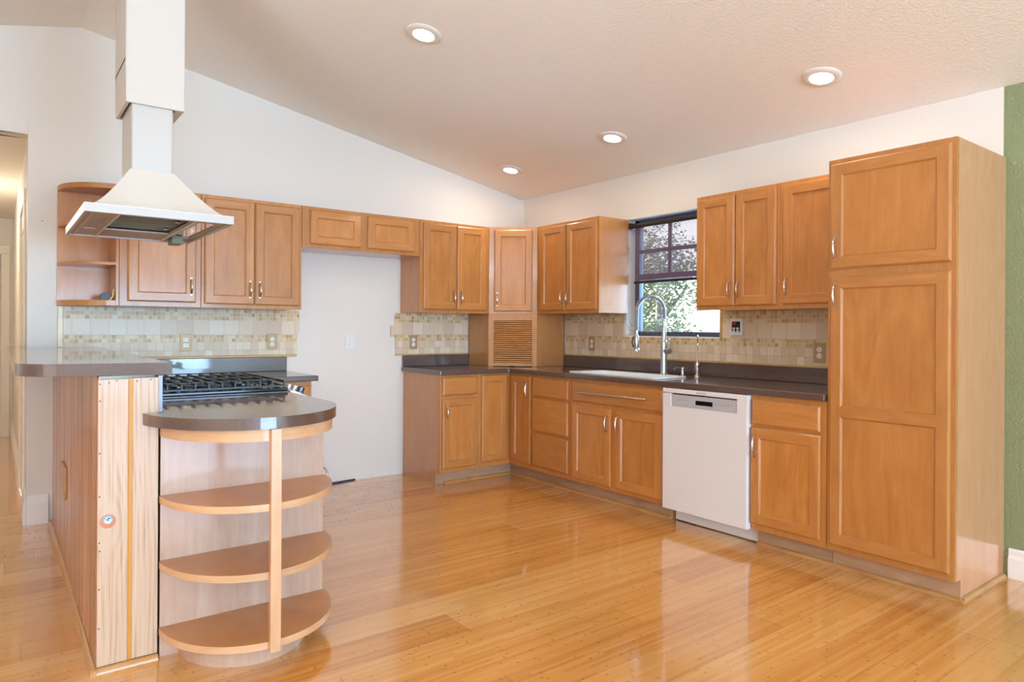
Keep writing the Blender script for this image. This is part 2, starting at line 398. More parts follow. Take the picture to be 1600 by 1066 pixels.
# ------------------------------------------------------------------ room shell
m = MB(); m.box((XL - 0.2, YF - 0.2, -0.12), (XR + 0.22, YB + 0.2, 0.0)); m.box((-1.0, YB + 0.2, -0.12), (HX, YHALL + 0.2, 0.0)); struct('floor', m, M_FLOOR)
m = MB()
pts = [(XL - 0.2, zc(XL - 0.2)), (XRIDGE, ZRIDGE), (XR + 0.22, zc(XR + 0.22)), (XR + 0.22, zc(XR + 0.22) + 0.15), (XRIDGE, ZRIDGE + 0.15), (XL - 0.2, zc(XL - 0.2) + 0.15)]
m.prism(pts, YF - 0.2, YB + 0.2, T=lambda a, b, c: (a, c, b)); struct('ceiling', m, M_CEIL)
# back wall: lower leaf in front, gable leaf slightly behind
m = MB()
m.box((HX, YB, 0), (XR + 0.22, YB + 0.14, ZL + 0.002))
m.prism([(HX, ZL), (XR, ZL), (XRIDGE, ZRIDGE + 0.01), (HX, zc(HX) + 0.01)], YB + 0.022, YB + 0.14, T=lambda a, b, c: (a, c, b))
m.prism([(XL, 2.435), (HX, 2.435), (HX, zc(HX) + 0.01), (XL, zc(XL) + 0.01)], YB + 0.022, YB + 0.14, T=lambda a, b, c: (a, c, b))
m.box((XL, YB, 0), (-1.0, YB + 0.14, 2.435))
struct('wall_back', m, M_WALL)
# right wall around the sink window
WY0, WY1, WZ0, WZ1 = 2.93, 3.83, 1.185, 2.13
m = MB(); X0, X1 = XR, XR + 0.20
m.box((X0, WY1, 0), (X1, YB + 0.14, ZL + 0.05)); m.box((X0, 1.238, 0), (X1, WY0, ZL + 0.05))
m.box((X0, WY0, 0), (X1, WY1, WZ0)); m.box((X0, WY0, WZ1), (X1, WY1, ZL + 0.05))
m.box((X0, YF - 0.1, 0), (X1, 1.238, ZL + 0.05), 1)
struct('wall_right', m, [M_WALL, M_GREEN])
# left wall and rear wall with their window openings (behind the camera)
m = MB()
m.box((XL - 0.15, YF, 0), (XL, -1.95, 2.6)); m.box((XL - 0.15, 1.15, 0), (XL, YB + 0.14, 2.6)); m.box((XL - 0.15, -1.95, 0), (XL, 1.15, 0.6)); m.box((XL - 0.15, -1.95, 2.2), (XL, 1.15, 2.6))
struct('wall_left', m, M_WALL)
m = MB(); TT = lambda a, b, c: (a, c, b)
top = [(XL, zc(XL)), (XR + .1, zc(XR)), (XRIDGE, ZRIDGE)]
m.prism([(XL, 2.2), (XR + 0.1, 2.2), (XR + 0.1, zc(XR)), (XRIDGE, ZRIDGE), (XL, zc(XL))], YF - 0.15, YF, T=TT)
for a, b in ((XL, -2.5), (-0.7, 0.5), (3.9, XR + 0.1)): m.box((a, YF - 0.15, 0), (b, YF, 2.2))
m.box((-2.5, YF - 0.15, 0), (-0.7, YF, 0.85))
struct('wall_front', m, M_WALL)
# hall beyond the kitchen
m = MB(); m.box((HX, YB + 0.14, 0), (HX + 0.12, 5.52, 2.435)); m.box((HX, 5.52, 2.08), (HX + 0.12, 6.32, 2.435)); m.box((HX, 6.32, 0), (HX + 0.12, YHALL, 2.435))
struct('wall_hall_right', m, M_WALL)
m = MB(); m.box((-1.12, YB + 0.14, 0), (-1.0, YHALL, 2.435)); struct('wall_hall_left', m, M_WALL)
m = MB(); m.box((-1.12, YHALL, 0), (HX + 0.12, YHALL + 0.1, 2.435)); struct('wall_hall_end', m, M_WALL)
m = MB(); m.box((-1.12, YB + 0.14, 2.435), (HX + 0.12, YHALL + 0.1, 2.5)); struct('ceiling_hall', m, M_CEIL)

# window behind the sink
m = MB(); fx0, fx1 = 4.185, 4.235; fwid = 0.045
m.box((fx0, WY0, WZ0), (fx1, WY0 + fwid, WZ1)); m.box((fx0, WY1 - fwid, WZ0), (fx1, WY1, WZ1))
m.box((fx0, WY0, WZ0), (fx1, WY1, WZ0 + 0.04)); m.box((fx0, WY0, WZ1 - 0.04), (fx1, WY1, WZ1))
m.box((fx0 + 0.008, WY0, 1.645), (fx1 - 0.008, WY1, 1.69))
win = struct('window_1', m, M_BRONZE, 0.003)
m = MB(); ym = (WY0 + WY1) / 2 + 0.1
m.box((fx0 + 0.015, 3.470, 1.69), (fx0 + 0.03, 3.502, WZ1 - 0.04)); m.box((fx0 + 0.015, 3.17, 1.69), (fx0 + 0.03, 3.19, WZ1 - 0.04))
m.box((fx0 + 0.015, WY0 + 0.04, 1.858), (fx0 + 0.03, WY1 - 0.04, 1.890))
struct('window_muntin', m, M_BRONZE, 0.002, parent=win)
m = MB(); m.box((fx0 + 0.02, WY0 + 0.04, WZ0 + 0.035), (fx0 + 0.024, WY1 - 0.04, WZ1 - 0.035)); struct('window_pane', m, M_GLASS, parent=win)
m = MB(); m.box((XR - 0.004, WY0 - 0.0, WZ0 - 0.012), (fx0, WY1, WZ0 + 0.004)); struct('window_sill', m, M_TRIM, 0.003, parent=win)

# roller shade
sh = thing('roller_shade', 'dark see-through roller shade pulled halfway down the window over the sink', 'window shade', (4.105, 3.38, 2.06))
m = MB().tube([(4.105, 2.96, 2.075), (4.105, 3.795, 2.075)], 0.019, 16); build('roller_tube', m, M_DARK, sh)
m = MB().box((4.083, 3.795, 2.045), (4.13, 3.812, 2.10)); m.tube([(4.105, 3.78, 2.075), (4.105, 3.80, 2.075)], 0.024, 16); build('bracket', m, M_DARK, sh, 0.003)
m = MB().box((4.123, 2.98, 1.625), (4.1245, 3.775, 2.075)); build('shade_fabric', m, M_SHADE, sh)
m = MB().tube([(4.124, 2.975, 1.62), (4.124, 3.78, 1.62)], 0.010, 12); build('hem_bar', m, M_DARK, sh)
pth = [(4.078, 3.80, 2.05), (4.078, 3.80, 1.9), (4.076, 3.815, 1.6), (4.074, 3.825, 1.4), (4.074, 3.815, 1.28), (4.073, 3.78, 1.235), (4.072, 3.73, 1.225), (4.072, 3.70, 1.235)]
m = MB().tube(pth, 0.0022, 6); m.tube([(4.079, 3.79, 2.05), (4.074, 3.80, 1.6), (4.074, 3.80, 1.32), (4.072, 3.77, 1.27), (4.072, 3.71, 1.275)], 0.0022, 6)
m.lathe((4.078, 3.80, 1.885), [(0.001, 0), (0.006, 0.004), (0.006, 0.02), (0.001, 0.024)], 10); build('cord', m, M_CORD, sh)

# baseboards
def bboard(name, p0, p1, nrm, h=0.185, th=0.017):
    (x0, y0), (x1, y1) = p0, p1; nx, ny = nrm
    m = MB(); prof = [(0, 0), (th, 0), (th, h - 0.05), (th * 0.55, h - 0.035), (th * 0.55, h - 0.012), (th * 0.3, h), (0, h)]
    T = lambda a, b, c: (x0 + (x1 - x0) * c + nx * a, y0 + (y1 - y0) * c + ny * a, b)
    m.prism(prof, 0, 1, T=T); return struct(name, m, M_TRIM, 0.0015)
bboard('baseboard_right', (XR, 1.205), (XR, YF), (-1, 0), h=0.15)
bboard('baseboard_back', (HX + 0.0003, YB), (0.275, YB), (0, -1))
bboard('baseboard_hall', (HX, YB - 0.017), (HX, 5.44), (-1, 0))

# hall doors
def panel_door(name, T, w, h, kn):
    m = MB(); m.box((0, 0, 0), (w, h, 0.035), 0, T); d = struct(name, m, M_DOORP, 0.002)
    for (a, b, c, e) in ((0.1, 0.18, w - 0.1, 0.85), (0.1, 1.0, w - 0.1, h - 0.12)):
        mm = MB()
        for (q0, q1, q2, q3) in ((a, b, c, b + 0.02), (a, e - 0.02, c, e), (a, b, a + 0.02, e), (c - 0.02, b, c, e)): mm.box((q0, q1, 0.035), (q2, q3, 0.043), 0, T)
        struct('door_panel', mm, M_DOORP, 0.003, parent=d)
    mm = MB().lathe(T(kn, 0.95, 0.035), [(0.02, 0), (0.008, 0.01), (0.008, 0.03), (0.026, 0.045), (0.02, 0.06), (0.002, 0.064)], 14, axis=Vector(T(0, 0, 1)) - Vector(T(0, 0, 0)))
    struct('door_knob', mm, M_NICKEL, parent=d); return d
panel_door('door_1', lambda a, b, c: (-0.74 + a, YHALL - 0.002 - c, b + 0.01), 0.78, 2.02, 0.07)
panel_door('door_2', lambda a, b, c: (HX + 0.035 - c, 5.53 + a, b + 0.01), 0.78, 2.04, 0.72)
m = MB()
for (y0, y1) in ((5.45, 5.53), (6.31, 6.39)): m.box((HX - 0.014, y0, 0), (HX, y1, 2.0595))
m.box((HX - 0.014, 5.45, 2.06), (HX, 6.39, 2.14)); struct('trim_1', m, M_DOORP, 0.003)
m = MB(); m.box((0.055, YHALL - 0.016, 0), (0.135, YHALL, 2.0395)); m.box((-0.83, YHALL - 0.016, 0), (-0.75, YHALL, 2.0395)); m.box((-0.83, YHALL - 0.016, 2.04), (0.135, YHALL, 2.13)); struct('trim_2', m, M_DOORP, 0.003)
bboard('baseboard_hall_far', (HX, 6.39), (HX, YHALL), (-1, 0))

# ------------------------------------------------------------------ cabinet pieces
def TB(face, x0):   # back-wall cabinets: u along +X, v up, w out (towards -Y)
    return lambda u, v, w: (x0 + u, face - w, v)
def TR(face, y1):   # right-wall cabinets: u runs from far (left in view) to near, w out (towards -X)
    return lambda u, v, w: (face - w, y1 - u, v)
def TD(p, q):       # diagonal face from p to q (left to right), out towards the camera
    d = Vector((q[0] - p[0], q[1] - p[1])).normalized(); n = Vector((d.y, -d.x))
    if n.dot(Vector((-1, -1))) < 0: n = -n
    return lambda u, v, w: (p[0] + d.x * u + n.x * w, p[1] + d.y * u + n.y * w, v)
def loops(mb, T, w, h, z0, prof, vert_only=False):
    """nested rectangles; prof = [(inset, out, ...)]; returns last"""
    o = Vector(T(0, 0, 0)); N = Vector(T(0, 0, 1)) - o
    def rect(i): return [(i, i + z0), (w - i, i + z0), (w - i, h - i + z0), (i, h - i + z0)]
    for (i0, a0), (i1, a1) in zip(prof, prof[1:]):
        A, B = rect(i0), rect(i1)
        if i1 - i0 > 0.03 and abs(a1 - a0) < 1e-6:      # the flat of the frame: stiles full height, rails between
            for (u0, u1, v0, v1, mi) in ((i0, i1, i0, h - i0, 0), (w - i1, w - i0, i0, h - i0, 0), (i1, w - i1, i0, i1, 1), (i1, w - i1, h - i1, h - i0, 1)):
                mb.face([T(u0, v0 + z0, a0), T(u1, v0 + z0, a0), T(u1, v1 + z0, a0), T(u0, v1 + z0, a0)], mi, N)
            continue
        for k in range(4):
            k2 = (k + 1) % 4
            q = [T(*A[k], a0), T(*A[k2], a0), T(*B[k2], a1), T(*B[k], a1)]
            cen = Vector(T(w / 2, h / 2 + z0, 0)); mid = (Vector(q[0]) + Vector(q[1])) / 2
            hint = (N * (i1 - i0) + ((mid - cen).normalized() * (1 if a1 > a0 else -1)) * abs(a1 - a0))
            mb.face(q, 1 if k % 2 == 0 else 0, hint)
    return rect(prof[-1][0])
def pull(T, u, v, parent, L=0.105, horiz=False, name='handle', r=0.0042):
    """arched bow pull"""
    pts = []; rs = []
    for i in range(15):
        s = i / 14 * 2 - 1; hgt = 0.020 + 0.027 * max(0, 1 - s * s) ** 0.6
        a = s * L / 2
        pts.append(T(u + (a if horiz else 0), v + (0 if horiz else a), hgt)); rs.append(r * (0.75 + 0.55 * (1 - s * s)))
    m = MB().tube(pts, rs, 8)
    for s in (-1, 1):
        a = s * L / 2; b0 = T(u + (a if horiz else 0), v + (0 if horiz else a), 0.019); b1 = T(u + (a if horiz else 0), v + (0 if horiz else a), 0.024)
        m.tube([b0, b1], 0.0065, 10)
    return build(name, m, M_NICKEL, parent)
DP = [(0, 0), (0, 0.011), (0.004, 0.0135), (0.005, 0.017), (0.009, 0.019), (0.056, 0.019), (0.0575, 0.0165), (0.062, 0.0135), (0.064, 0.0095)]
def door(T, u0, u1, z0, z1, parent, pull_at=None, mid=None, rail=0.056, L=0.105):
    """framed recessed-panel door"""
    T2 = lambda u, v, w: T(u + u0, v, w + 0.001)
    w, h = u1 - u0, z1 - z0; m = MB(); k = rail / 0.056
    prof = [(i if i < 0.05 else i - 0.056 + rail, a) for i, a in DP]
    loops(m, T2, w, h, z0, prof)
    m.box((0.001, z0 + 0.001, 0.0), (w - 0.001, z1 - 0.001, 0.004), 0, T2)
    if mid is not None:
        a = prof[-1][0]; zz = z0 + mid
        mm = [(zz - 0.035, 0.0095), (zz - 0.029, 0.0165), (zz - 0.027, 0.019), (zz + 0.027, 0.019), (zz + 0.029, 0.0165), (zz + 0.035, 0.0095)]
        N = Vector(T2(0, 0, 1)) - Vector(T2(0, 0, 0))
        for (p, a0), (q, a1) in zip(mm, mm[1:]):
            m.face([T2(a - .008, p, a0), T2(w - a + .008, p, a0), T2(w - a + .008, q, a1), T2(a - .008, q, a1)], 1, N)
    d = build('door', m, [M_WV, M_WH], parent)
    a = prof[-1][0] - 0.003
    m = MB().box((a, z0 + a, 0.003), (w - a, z1 - a, 0.0098), 0, T2); build('door_panel', m, M_PANEL, d)
    if pull_at:
        side, end = pull_at
        uu = {'l': 0.030, 'r': w - 0.030}[side]
        vv = z0 + 0.105 if end == 'b' else z1 - 0.105 if end == 't' else end
        pull(T2, uu, vv, d, L)
    return d
def drawer(T, u0, u1, z0, z1, parent, name='drawer'):
    T2 = lambda u, v, w: T(u + u0, v, w + 0.001); m = MB()
    r = loops(m, T2, u1 - u0, z1 - z0, z0, [(0, 0), (0, 0.010), (0.006, 0.014), (0.008, 0.017), (0.013, 0.019)])
    N = Vector(T2(0, 0, 1)) - Vector(T2(0, 0, 0))
    m.face([T2(*p, 0.019) for p in r], 1, N)
    m.box((0.001, z0 + 0.001, 0.0), (u1 - u0 - 0.001, z1 - 0.001, 0.004), 0, T2)
    return build(name, m, [M_WV, M_WH], parent)
def carcass(T, w, z0, z1, depth, parent, mat=None, g=0.0006):
    m = MB().box((g, z0, -depth), (w - g, z1, -0.019), 0, T); build('body', m, mat or M_SIDE, parent, 0.001, 1)
    m = MB().box((g, z0, -0.0188), (w - g, z1, 0), 0, T); build('face_frame', m, M_WV, parent, 0.0012, 2)

UZ0, UZ1 = 1.370, 2.127; DZ0, DZ1 = 1.395, 2.104
FB, FR = 4.85, 3.75
def upper(label, T, w, base, depth, doors, z0=UZ0, z1=UZ1, name='wall_cabinet', cat='wall cabinet'):
    c = thing(name, label, cat, base); carcass(T, w, z0, z1, depth - 0.002, c)
    for (a, b, q0, q1, p) in doors: door(T, a, b, q0, q1, c, p)
    return c
G = None
T = TB(FB, 0.616)
upper('single-door maple wall cabinet beside the open curved shelves, partly behind the hood', T, 0.474, (0.85, 5.0, UZ0), 0.33, [(0.044, 0.441, DZ0 + 0.005, DZ1, ('r', 'b'))])
T = TB(FB, 1.092)
upper('two-door maple wall cabinet left of the empty fridge alcove', T, 0.678, (1.43, 5.0, UZ0), 0.33, [(0.018, 0.340, DZ0, DZ1, ('r', 'b')), (0.346, 0.660, DZ0, DZ1, ('l', 'b'))])
T = TB(FB, 1.772)
upper('short maple bridge cabinet with two low doors above the empty fridge alcove', T, 0.972, (2.26, 5.0, 1.826), 0.33, [(0.057, 0.457, 1.852, DZ1, None), (0.514, 0.918, 1.852, DZ1, None)], z0=1.826, name='bridge_cabinet')
T = TB(FB, 2.746)
upper('two-door maple wall cabinet right of the empty fridge alcove', T, 0.687, (3.09, 5.0, UZ0), 0.33, [(0.030, 0.345, DZ0, DZ1, ('r', 'b')), (0.357, 0.652, DZ0, DZ1, ('l', 'b'))])
T = TR(FR, 4.560)
c = upper('two-door maple wall cabinet between the corner cabinet and the window', T, 0.755, (3.9, 4.2, UZ0), 0.33, [(0.044, 0.374, DZ0, DZ1, ('r', 'b')), (0.385, 0.738, DZ0, DZ1, ('l', 'b'))])
T = TR(FR, 2.882)
upper('two-door maple wall cabinet just right of the window, above the wall control', T, 0.607, (3.9, 2.6, UZ0), 0.33, [(0.014, 0.303, DZ0, DZ1, ('r', 'b')), (0.309, 0.592, DZ0, DZ1, ('l', 'b'))])
T = TR(FR, 2.274)
upper('single-door maple wall cabinet beside the tall pantry cabinet', T, 0.448, (3.9, 2.05, UZ0), 0.33, [(0.028, 0.432, DZ0, DZ1, ('l', 'b'))])
# diagonal corner cabinet and appliance garage
PA, PB = (3.436, FB), (FR, 4.562); TDg = TD(PA, PB); LD = math.hypot(PB[0] - PA[0], PB[1] - PA[1])
def corner_body(z0, z1, parent, name='body'):
    m = MB().prism([(3.436, YB - 0.002), (3.436, FB + 0.001), (FR - 0.001, 4.563), (XR - 0.002, 4.563), (XR - 0.002, YB - 0.002)], z0, z1)
    return build(name, m, M_SIDE, parent, 0.0012, 1)
c = thing('corner_wall_cabinet', 'diagonal one-door maple wall cabinet in the room corner', 'wall cabinet', (3.8, 4.9, UZ0))
corner_body(UZ0, UZ1, c)
door(TDg, 0.048, LD - 0.045, DZ0 - 0.004, DZ1 - 0.004, c, ('l', 'b'))
c = thing('appliance_garage', 'corner appliance garage with a closed slatted roll-up door on the dark counter', 'appliance garage', (3.8, 4.9, CTOP))
m = MB().prism([(3.438, YB - 0.022), (3.438, FB + 0.001), (3.462, FB - 0.019), (3.462, FB + 0.016), (3.456, YB - 0.022)], CTOP + 0.001, UZ0 - 0.001)
m.prism([(XR - 0.022, 4.565), (FR, 4.565), (FR - 0.026, 4.589), (FR + 0.008, 4.583), (XR - 0.022, 4.583)], CTOP + 0.001, UZ0 - 0.001)
m.prism([(3.4385, FB + 0.001), (FR, 4.566), (FR + 0.012, 4.582), (3.452, FB + 0.016)], 1.335, UZ0 - 0.001); build('body', m, M_SIDE, c, 0.0005, 1)
m = MB()
for (a, b, z0, z1) in ((0.0, 0.046, CTOP + 0.001, UZ0 - 0.001), (LD - 0.046, LD, CTOP + 0.001, UZ0 - 0.001), (0.046, LD - 0.046, 1.312, UZ0 - 0.001)):
    m.box((a, z0, 0.0), (b, z1, 0.016), 0, TDg)
build('face_frame', m, M_WV, c, 0.0015)
m = MB(); n = 20; zz0, zz1 = CTOP + 0.034, 1.312
for i in range(n):
    a = zz0 + (zz1 - zz0) * i / n; b = zz0 + (zz1 - zz0) * (i + 1) / n
    m.prism([(-0.012, a - 0.0005), (-0.004, a + 0.0005), (0.008, a + 0.0035), (0.0095, (a + b) / 2), (0.008, b - 0.0035), (-0.004, b - 0.0005), (-0.012, b + 0.0005)], 0.047, LD - 0.047, T=lambda p, q, r: TDg(r, q, p))
build('tambour_door', m, M_WH, c)
m = MB().box((0.047, CTOP + 0.004, 0.002), (LD - 0.047, CTOP + 0.034, 0.013), 0, TDg); build('bottom_rail', m, M_WH, c, 0.002)
m = MB().box((LD / 2 - 0.02, CTOP + 0.002, 0.013), (LD / 2 + 0.02, CTOP + 0.010, 0.022), 0, TDg); build('finger_pull', m, M_DARK, c, 0.002)

# open quarter-round wall shelves on the left
def qround(x0, x1, y0, y1, n=18):
    """quarter ellipse shelf: shallow at x0, full depth at x1 (front y0, wall y1)"""
    return [(x1, y1)] + [(x0, y1)] + [(x1 - (x1 - x0) * cos(pi / 2 * i / n), y1 - (y1 - y0) * sin(pi / 2 * i / n)) for i in range(1, n + 1)]
c = thing('open_end_shelf', 'open maple wall shelves with curved fronts at the left end of the wall cabinets', 'shelf', (0.45, 5.05, UZ0))
for zt, th in ((2.127, 0.032), (1.885, 0.018), (1.640, 0.018), (1.403, 0.034)):
    m = MB().prism(qround(0.312, 0.598, FB + 0.004, YB - 0.012), zt - th, zt); build('shelf', m, M_WH, c, 0.002)
m = MB().box((0.312, YB - 0.012, UZ0), (0.6, YB - 0.002, 2.095)); build('back_panel', m, M_PANEL, c)
m = MB().box((0.598, FB + 0.002, UZ0), (0.6145, YB - 0.002, UZ1)); build('side_panel', m, M_WV, c, 0.001)
# tape measure on the lowest open shelf
tm = thing('tape_measure', 'black tape measure with a yellow blade on the lowest open wall shelf', 'tape measure', (0.56, 4.93, 1.403))
m = MB().prism([(0.520, 1.4035), (0.598 - 0.014, 1.4035), (0.590, 1.425), (0.576, 1.446), (0.545, 1.452), (0.522, 1.436)], 4.915, 4.955, T=lambda a, b, cc: (a, cc, b)); build('case', m, M_DARK, tm, 0.003)
m = MB().prism([(0.565, 1.4035), (0.575, 1.4035), (0.590, 1.425), (0.5945, 1.475), (0.590, 1.475), (0.584, 1.43)], 4.900, 4.915, T=lambda a, b, cc: (a, cc, b)); build('blade', m, M_YEL, tm)

# ------------------------------------------------------------------ pantry
T = TR(3.46, 1.822); PD = XR - 3.46 - 0.002; PW = 1.822 - 1.226
c = thing('pantry_cabinet', 'tall maple pantry cabinet with a short door over a long door, right of the counter', 'cabinet', (3.77, 1.52, 0))
m = MB()
m.prism([(0.0006, 0.102), (0.0006, 2.125), (PW, 2.125), (PW, 0.102)], -PD, -0.019, T=T)
m.prism([(-PD, 0), (-0.075, 0), (-0.075, 0.103), (-PD, 0.103)], 0.0, PW, T=lambda a, b, cc: T(cc, b, a))
build('body', m, M_SIDEL, c, 0.001, 1)
m = MB().box((0.0006, 0.102, -0.0188), (PW, 2.125, 0), 0, T); build('face_frame', m, M_WV, c, 0.0015)
door(T, 0.018, 0.577, 1.560, 2.100, c, ('l', 'b'), rail=0.058, L=0.115)
door(T, 0.018, 0.577, 0.136, 1.518, c, ('l', 1.422), mid=0.690, rail=0.058, L=0.115)
m = MB().box((0.0006, 0.0, -0.074), (PW, 0.101, -0.064), 0, T); build('toe_kick', m, M_TOE, c, 0.001)

# ------------------------------------------------------------------ base cabinets
BZ1 = CTOP - CTH - 0.001
def base_cab(label, T, w, base, depth, name='base_cabinet', top=None):
    c = thing(name, label, 'base cabinet', base)
    m = MB().box((0.0006, 0.102, -depth), (w - 0.0006, top or BZ1, -0.019), 0, T); m.box((0.0006, 0, -depth), (w - 0.0006, 0.102, -0.076), 0, T)
    build('body', m, M_SIDE, c)
    m = MB().box((0.0006, 0.102, -0.0188), (w - 0.0006, BZ1, 0), 0, T); build('face_frame', m, M_WV, c, 0.0012)
    m = MB().box((0.0006, 0.001, -0.0755), (w - 0.0006, 0.101, -0.066), 0, T); build('toe_kick', m, M_TOE, c, 0.001)
    return c
FBB, FRB = 4.575, 3.46
DEP = 0.60
T = TB(FBB, 2.778); c = base_cab('maple base cabinet with one drawer over a door, right of the fridge alcove', T, 0.372, (2.96, 4.88, 0), DEP)
drawer(T, 0.018, 0.345, 0.708, 0.856, c); door(T, 0.018, 0.352, 0.132, 0.684, c, ('l', 't'))
# corner cabinet: two narrow doors meeting in the inner corner
c = thing('corner_base_cabinet', 'corner base cabinet with two narrow doors meeting in the inside corner', 'base cabinet', (3.8, 4.8, 0))
m = MB()
m.prism([(3.1512, YB - 0.01), (3.1512, FBB + 0.019), (FRB + 0.019, FBB + 0.019), (FRB + 0.019, 4.266), (XR - 0.01, 4.266), (XR - 0.01, YB - 0.01)], 0.102, BZ1)
m.prism([(3.1512, YB - 0.01), (3.1512, FBB + 0.076), (FRB + 0.076, FBB + 0.076), (FRB + 0.076, 4.266), (XR - 0.01, 4.266), (XR - 0.01, YB - 0.01)], 0.0, 0.102)
build('body', m, M_SIDE, c)
m = MB().prism([(3.1512, FBB + 0.0188), (3.1512, FBB), (FRB, FBB), (FRB, 4.266), (FRB + 0.0188, 4.266), (FRB + 0.0188, FBB + 0.0188)], 0.102, BZ1); build('face_frame', m, M_WV, c, 0.0012)
m = MB().prism([(3.1512, FBB + 0.0758), (3.1512, FBB + 0.066), (FRB + 0.066, FBB + 0.066), (FRB + 0.066, 4.266), (FRB + 0.0758, 4.266), (FRB + 0.0758, FBB + 0.0758)], 0.001, 0.101); build('toe_kick', m, M_TOE, c)
T = TB(FBB, 3.151); door(T, 0.020, 0.272, 0.146, 0.859, c, None, rail=0.052)
T = TR(FRB, 4.574); door(T, 0.045, 0.300, 0.146, 0.856, c, ('r', 0.745), rail=0.052, L=0.13)
T = TR(FRB, 4.264); c = base_cab('three-drawer maple base cabinet between the corner and the sink cabinet', T, 0.463, (3.77, 4.03, 0), DEP, name='drawer_cabinet')
drawer(T, 0.017, 0.443, 0.702, 0.852, c); drawer(T, 0.017, 0.443, 0.425, 0.684, c); drawer(T, 0.017, 0.443, 0.142, 0.404, c)
T = TR(FRB, 3.800); c = base_cab('maple sink base cabinet with a long bar on its false front over two doors', T, 0.906, (3.77, 3.35, 0), DEP, name='sink_cabinet', top=0.66)
d = drawer(T, 0.022, 0.886, 0.703, 0.852, c, 'false_front')
hp = [T(0.122, 0.776, 0.02), T(0.122, 0.776, 0.042)]
m = MB().tube([T(0.105, 0.776, 0.042), T(0.772, 0.776, 0.042)], 0.0075, 12)
for u in (0.125, 0.750): m.tube([T(u, 0.776, 0.019), T(u, 0.776, 0.042)], 0.0045, 10)
build('towel_bar', m, M_NICKEL, d)
door(T, 0.022, 0.424, 0.130, 0.680, c, ('r', 't'), L=0.115); door(T, 0.467, 0.886, 0.130, 0.682, c, ('l', 't'), L=0.115)
T = TR(FRB, 2.266); c = base_cab('maple base cabinet with one drawer over a door, between dishwasher and pantry', T, 0.442, (3.77, 2.04, 0), DEP)
drawer(T, 0.010, 0.414, 0.704, 0.844, c); door(T, 0.002, 0.414, 0.139, 0.686, c, ('l', 't'), L=0.12)

# ------------------------------------------------------------------ dishwasher
T = TR(3.46, 2.888); W_ = 0.618
c = thing('dishwasher', 'white built-in dishwasher under the counter right of the sink cabinet', 'dishwasher', (3.75, 2.58, 0))
m = MB().box((0.004, 0.10, -0.56), (W_ - 0.004, 0.868, -0.005), 0, T); m.box((0.02, 0.0, -0.5), (W_ - 0.02, 0.1, -0.13), 0, T); build('body', m, M_WHITE, c)
m = MB(); sl0, sl1 = 0.066, 0.550
m.box((0.003, 0.100, -0.004), (W_ - 0.003, 0.757, 0.040), 0, T)
m.box((0.003, 0.757, -0.004), (sl0, 0.840, 0.040), 0, T); m.box((sl1, 0.757, -0.004), (W_ - 0.003, 0.840, 0.040), 0, T)
m.box((0.003, 0.840, -0.004), (W_ - 0.003, 0.868, 0.040), 0, T)
build('door', m, M_WHITE, c, 0.0015)
m = MB().box((sl0, 0.757, 0.0), (sl1, 0.832, 0.034), 0, T); cp = build('control_panel', m, M_SILVER, c, 0.001)
m = MB().box((sl0, 0.832, 0.0), (sl1, 0.840, 0.018), 0, T); build('handle_slot', m, M_BLACK, c)
m = MB().box((0.254, 0.779, 0.0335), (0.378, 0.806, 0.0348), 0, T); build('display', m, M_BLACK, cp)
m = MB()
for i in range(6): m.box((0.118 + i * 0.022, 0.797, 0.034), (0.131 + i * 0.022, 0.7995, 0.0345), 0, T)
build('button_print', m, M_GREY, cp); m = MB()
for i in range(6): m.box((0.395 + i * 0.022, 0.797, 0.034), (0.407 + i * 0.022, 0.7995, 0.0345), 0, T)
for i in range(5): m.box((0.395 + i * 0.022, 0.789, 0.034), (0.404 + i * 0.022, 0.7905, 0.0345), 0, T)
build('button_print', m, M_GREY, cp)
m = MB().box((0.01, 0.006, -0.10), (W_ - 0.0, 0.096, -0.085), 0, T); build('kick_plate', m, M_WHITE, c, 0.002)
tx = bpy.data.curves.new('logo', 'FONT'); tx.body = 'BOSCH'; tx.size = 0.0155; tx.extrude = 0.0002; tx.align_x = 'LEFT'; tx.align_y = 'CENTER'
dpt = bpy.context.evaluated_depsgraph_get()
to = bpy.data.objects.new('logo_text', tx); COL.objects.link(to); dpt = bpy.context.evaluated_depsgraph_get()
tme = bpy.data.meshes.new_from_object(to.evaluated_get(dpt)); COL.objects.unlink(to); bpy.data.objects.remove(to)
m = MB(); u0 = 0.286
for p in tme.polygons: m.face([T(u0 + tme.vertices[i].co.x, 0.853 + tme.vertices[i].co.y, 0.0404 + tme.vertices[i].co.z) for i in p.vertices])
ri = [(0.0065 * cos(2 * pi * k / 20), 0.0065 * sin(2 * pi * k / 20)) for k in range(20)]; ri2 = [(a * 0.78, b * 0.78) for a, b in ri]
m.prism([(u0 - 0.014 + a, 0.853 + b) for a, b in ri], 0.0402, 0.0406, holes=[[(u0 - 0.014 + a, 0.853 + b) for a, b in ri2]], T=T)
for q in (-0.0025, 0.0015): m.box((u0 - 0.014 + q, 0.849, 0.0402), (u0 - 0.014 + q + 0.001, 0.857, 0.0406), 0, T)
m.box((u0 - 0.0165, 0.8525, 0.0402), (u0 - 0.0115, 0.8535, 0.0406), 0, T)
build('logo', m, M_GREY, c)

